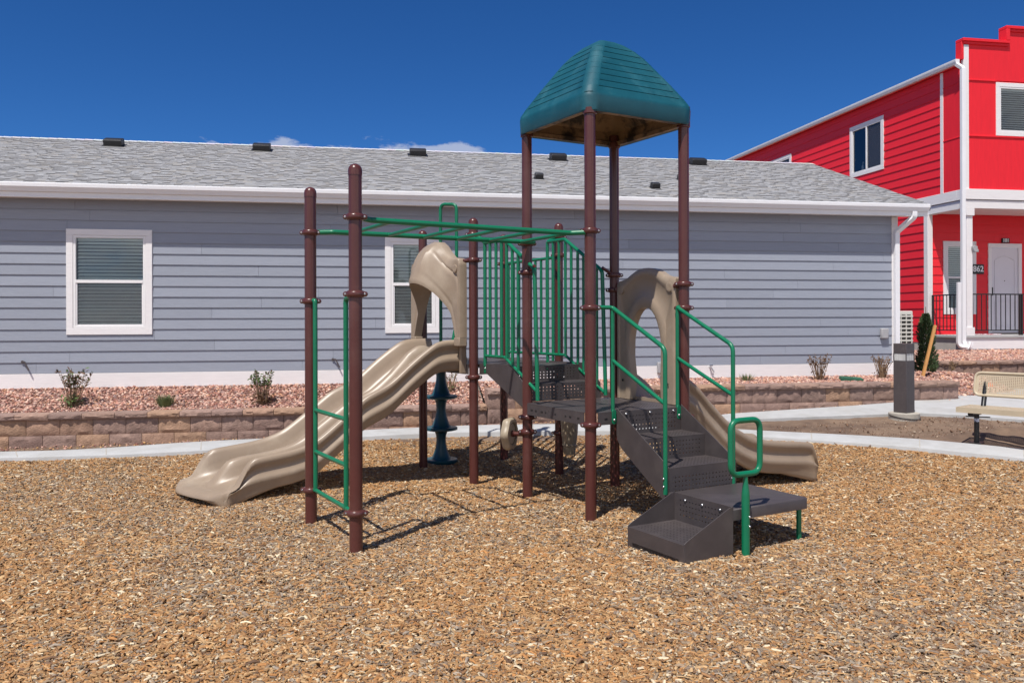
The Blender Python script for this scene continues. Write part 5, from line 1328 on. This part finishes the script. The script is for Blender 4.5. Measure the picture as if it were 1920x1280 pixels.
# shrubs in the gravel bed
def shrub(e, d, name, label, cat, hgt, spread, nst, mats, seed, leafn=6, leafL=.045, basal=60, group='young shrubs in the gravel bed'):
    rr = random.Random(seed); x, y = house_w(e, d)
    root = thing(name, label, cat, (x, y, bed_z(e, d) + .0), R(10.3), group)
    ms, ml, mb = MB(), MB(), MB()
    for k in range(nst):
        a = rr.uniform(0, 6.283); out = spread * math.sqrt(rr.random()); h = hgt * rr.uniform(.62, 1.0)
        b0 = Vector((math.cos(a), math.sin(a), 0)) * rr.uniform(0, .06)
        tip = Vector((math.cos(a) * out, math.sin(a) * out * .7, h)); mid = b0.lerp(tip, .5) + Vector((rr.uniform(-.02, .02), rr.uniform(-.02, .02), .03))
        pts = [b0 - Vector((0, 0, .03)), b0.lerp(mid, .5), mid, mid.lerp(tip, .6), tip]
        ms.tube(pts, .004, 5, r_fn=lambda i: [.0055, .005, .004, .003, .0018][i])
        for j in range(leafn):
            t = rr.uniform(.45, 1.0) ** .6; c = pts[2].lerp(pts[4], max(0, (t - .5) * 2)) if t > .5 else pts[0].lerp(pts[2], t * 2)
            d_ = Vector((rr.uniform(-1, 1), rr.uniform(-1, 1), rr.uniform(-.3, .9)))
            leaf(ml if rr.random() < .75 else mb, c, d_, leafL * rr.uniform(.6, 1.25), leafL * rr.uniform(.35, .6), Vector((rr.uniform(-1, 1), rr.uniform(-1, 1), 1)))
    for k in range(basal):
        a = rr.uniform(0, 6.283); q = rr.uniform(.02, .17); c = Vector((math.cos(a) * q, math.sin(a) * q, rr.uniform(.0, .14)))
        leaf(mb, c, Vector((rr.uniform(-1, 1), rr.uniform(-1, 1), rr.uniform(-.2, .6))), leafL * rr.uniform(.7, 1.3), leafL * .5, Vector((rr.uniform(-1, 1), rr.uniform(-1, 1), 1)))
    ms.build('stem', M['stem'], root, smooth=60); ml.build('leaves', M[mats[0]], root, smooth=0); mb.build('dry_leaves', M[mats[1]], root, smooth=0)
shrub(-3.783, 12.2, 'leafy_shrub', 'sparse shrub with browning leaves under the wide left window', 'shrub', .52, .27, 26, ('leaf_brown', 'leaf_green'), 21, 9, .058, 110)
shrub(-1.317, 12.15, 'leafy_shrub', 'young green-leaved shrub in the gravel near the ladder posts', 'shrub', .48, .20, 24, ('leaf_green', 'leaf_brown'), 22, 11, .056, 170)
shrub(7.261, 12.42, 'leafy_shrub', 'bare twiggy shrub with dry brown leaves left of the green lid', 'shrub', .42, .22, 30, ('leaf_brown', 'leaf_brown'), 23, 7, .046)
shrub(8.43, 12.5, 'leafy_shrub', 'dry upright shrub with brown twigs just left of the bollard light', 'shrub', .42, .20, 38, ('leaf_brown', 'leaf_brown'), 24, 4, .04)
shrub(1.33, 12.5, 'leafy_shrub', 'small twiggy shrub behind the dark teal pod climber', 'shrub', .30, .17, 18, ('leaf_brown', 'leaf_green'), 25, 6, .035)
shrub(11.0, 14.15, 'leafy_shrub', 'dry brown weed below the upper block wall left of the bench', 'shrub', .22, .12, 14, ('leaf_brown', 'leaf_brown'), 27, 4, .03)
def tuft(e, d, label, h, n_, seed):
    rr = random.Random(seed); x, y = house_w(e, d); m = MB()
    for k in range(n_):
        a = rr.uniform(0, 6.283); q = .09 * math.sqrt(rr.random()); b = Vector((math.cos(a) * q, math.sin(a) * q, -.01)); l = h * rr.uniform(.45, 1); t = b * rr.uniform(1.2, 2.4); t.z = l
        s = Vector((-math.sin(a), math.cos(a), 0)) * .0022; mid = b.lerp(t, .55) + Vector((0, 0, l * .12)); m.add([b - s, b + s, mid + s, mid - s, t], [(0, 1, 2, 3), (3, 2, 4)])
    o = m.build('grass_tuft', M['grass'], smooth=0); o.location = (x, y, bed_z(e, d)); tag(o, label, 'grass', 'ornamental grass tufts in the gravel bed')
tuft(-2.602, 12.15, 'rounded green grass tuft between the two leafy shrubs on the left', .17, 420, 1)
tuft(6.026, 12.45, 'small thin grass tuft in the gravel above the single slide', .14, 160, 2)
tuft(3.45, 12.5, 'wispy dry grass tuft behind the upper deck stairs', .18, 140, 3)
bpy.context.view_layer.update()
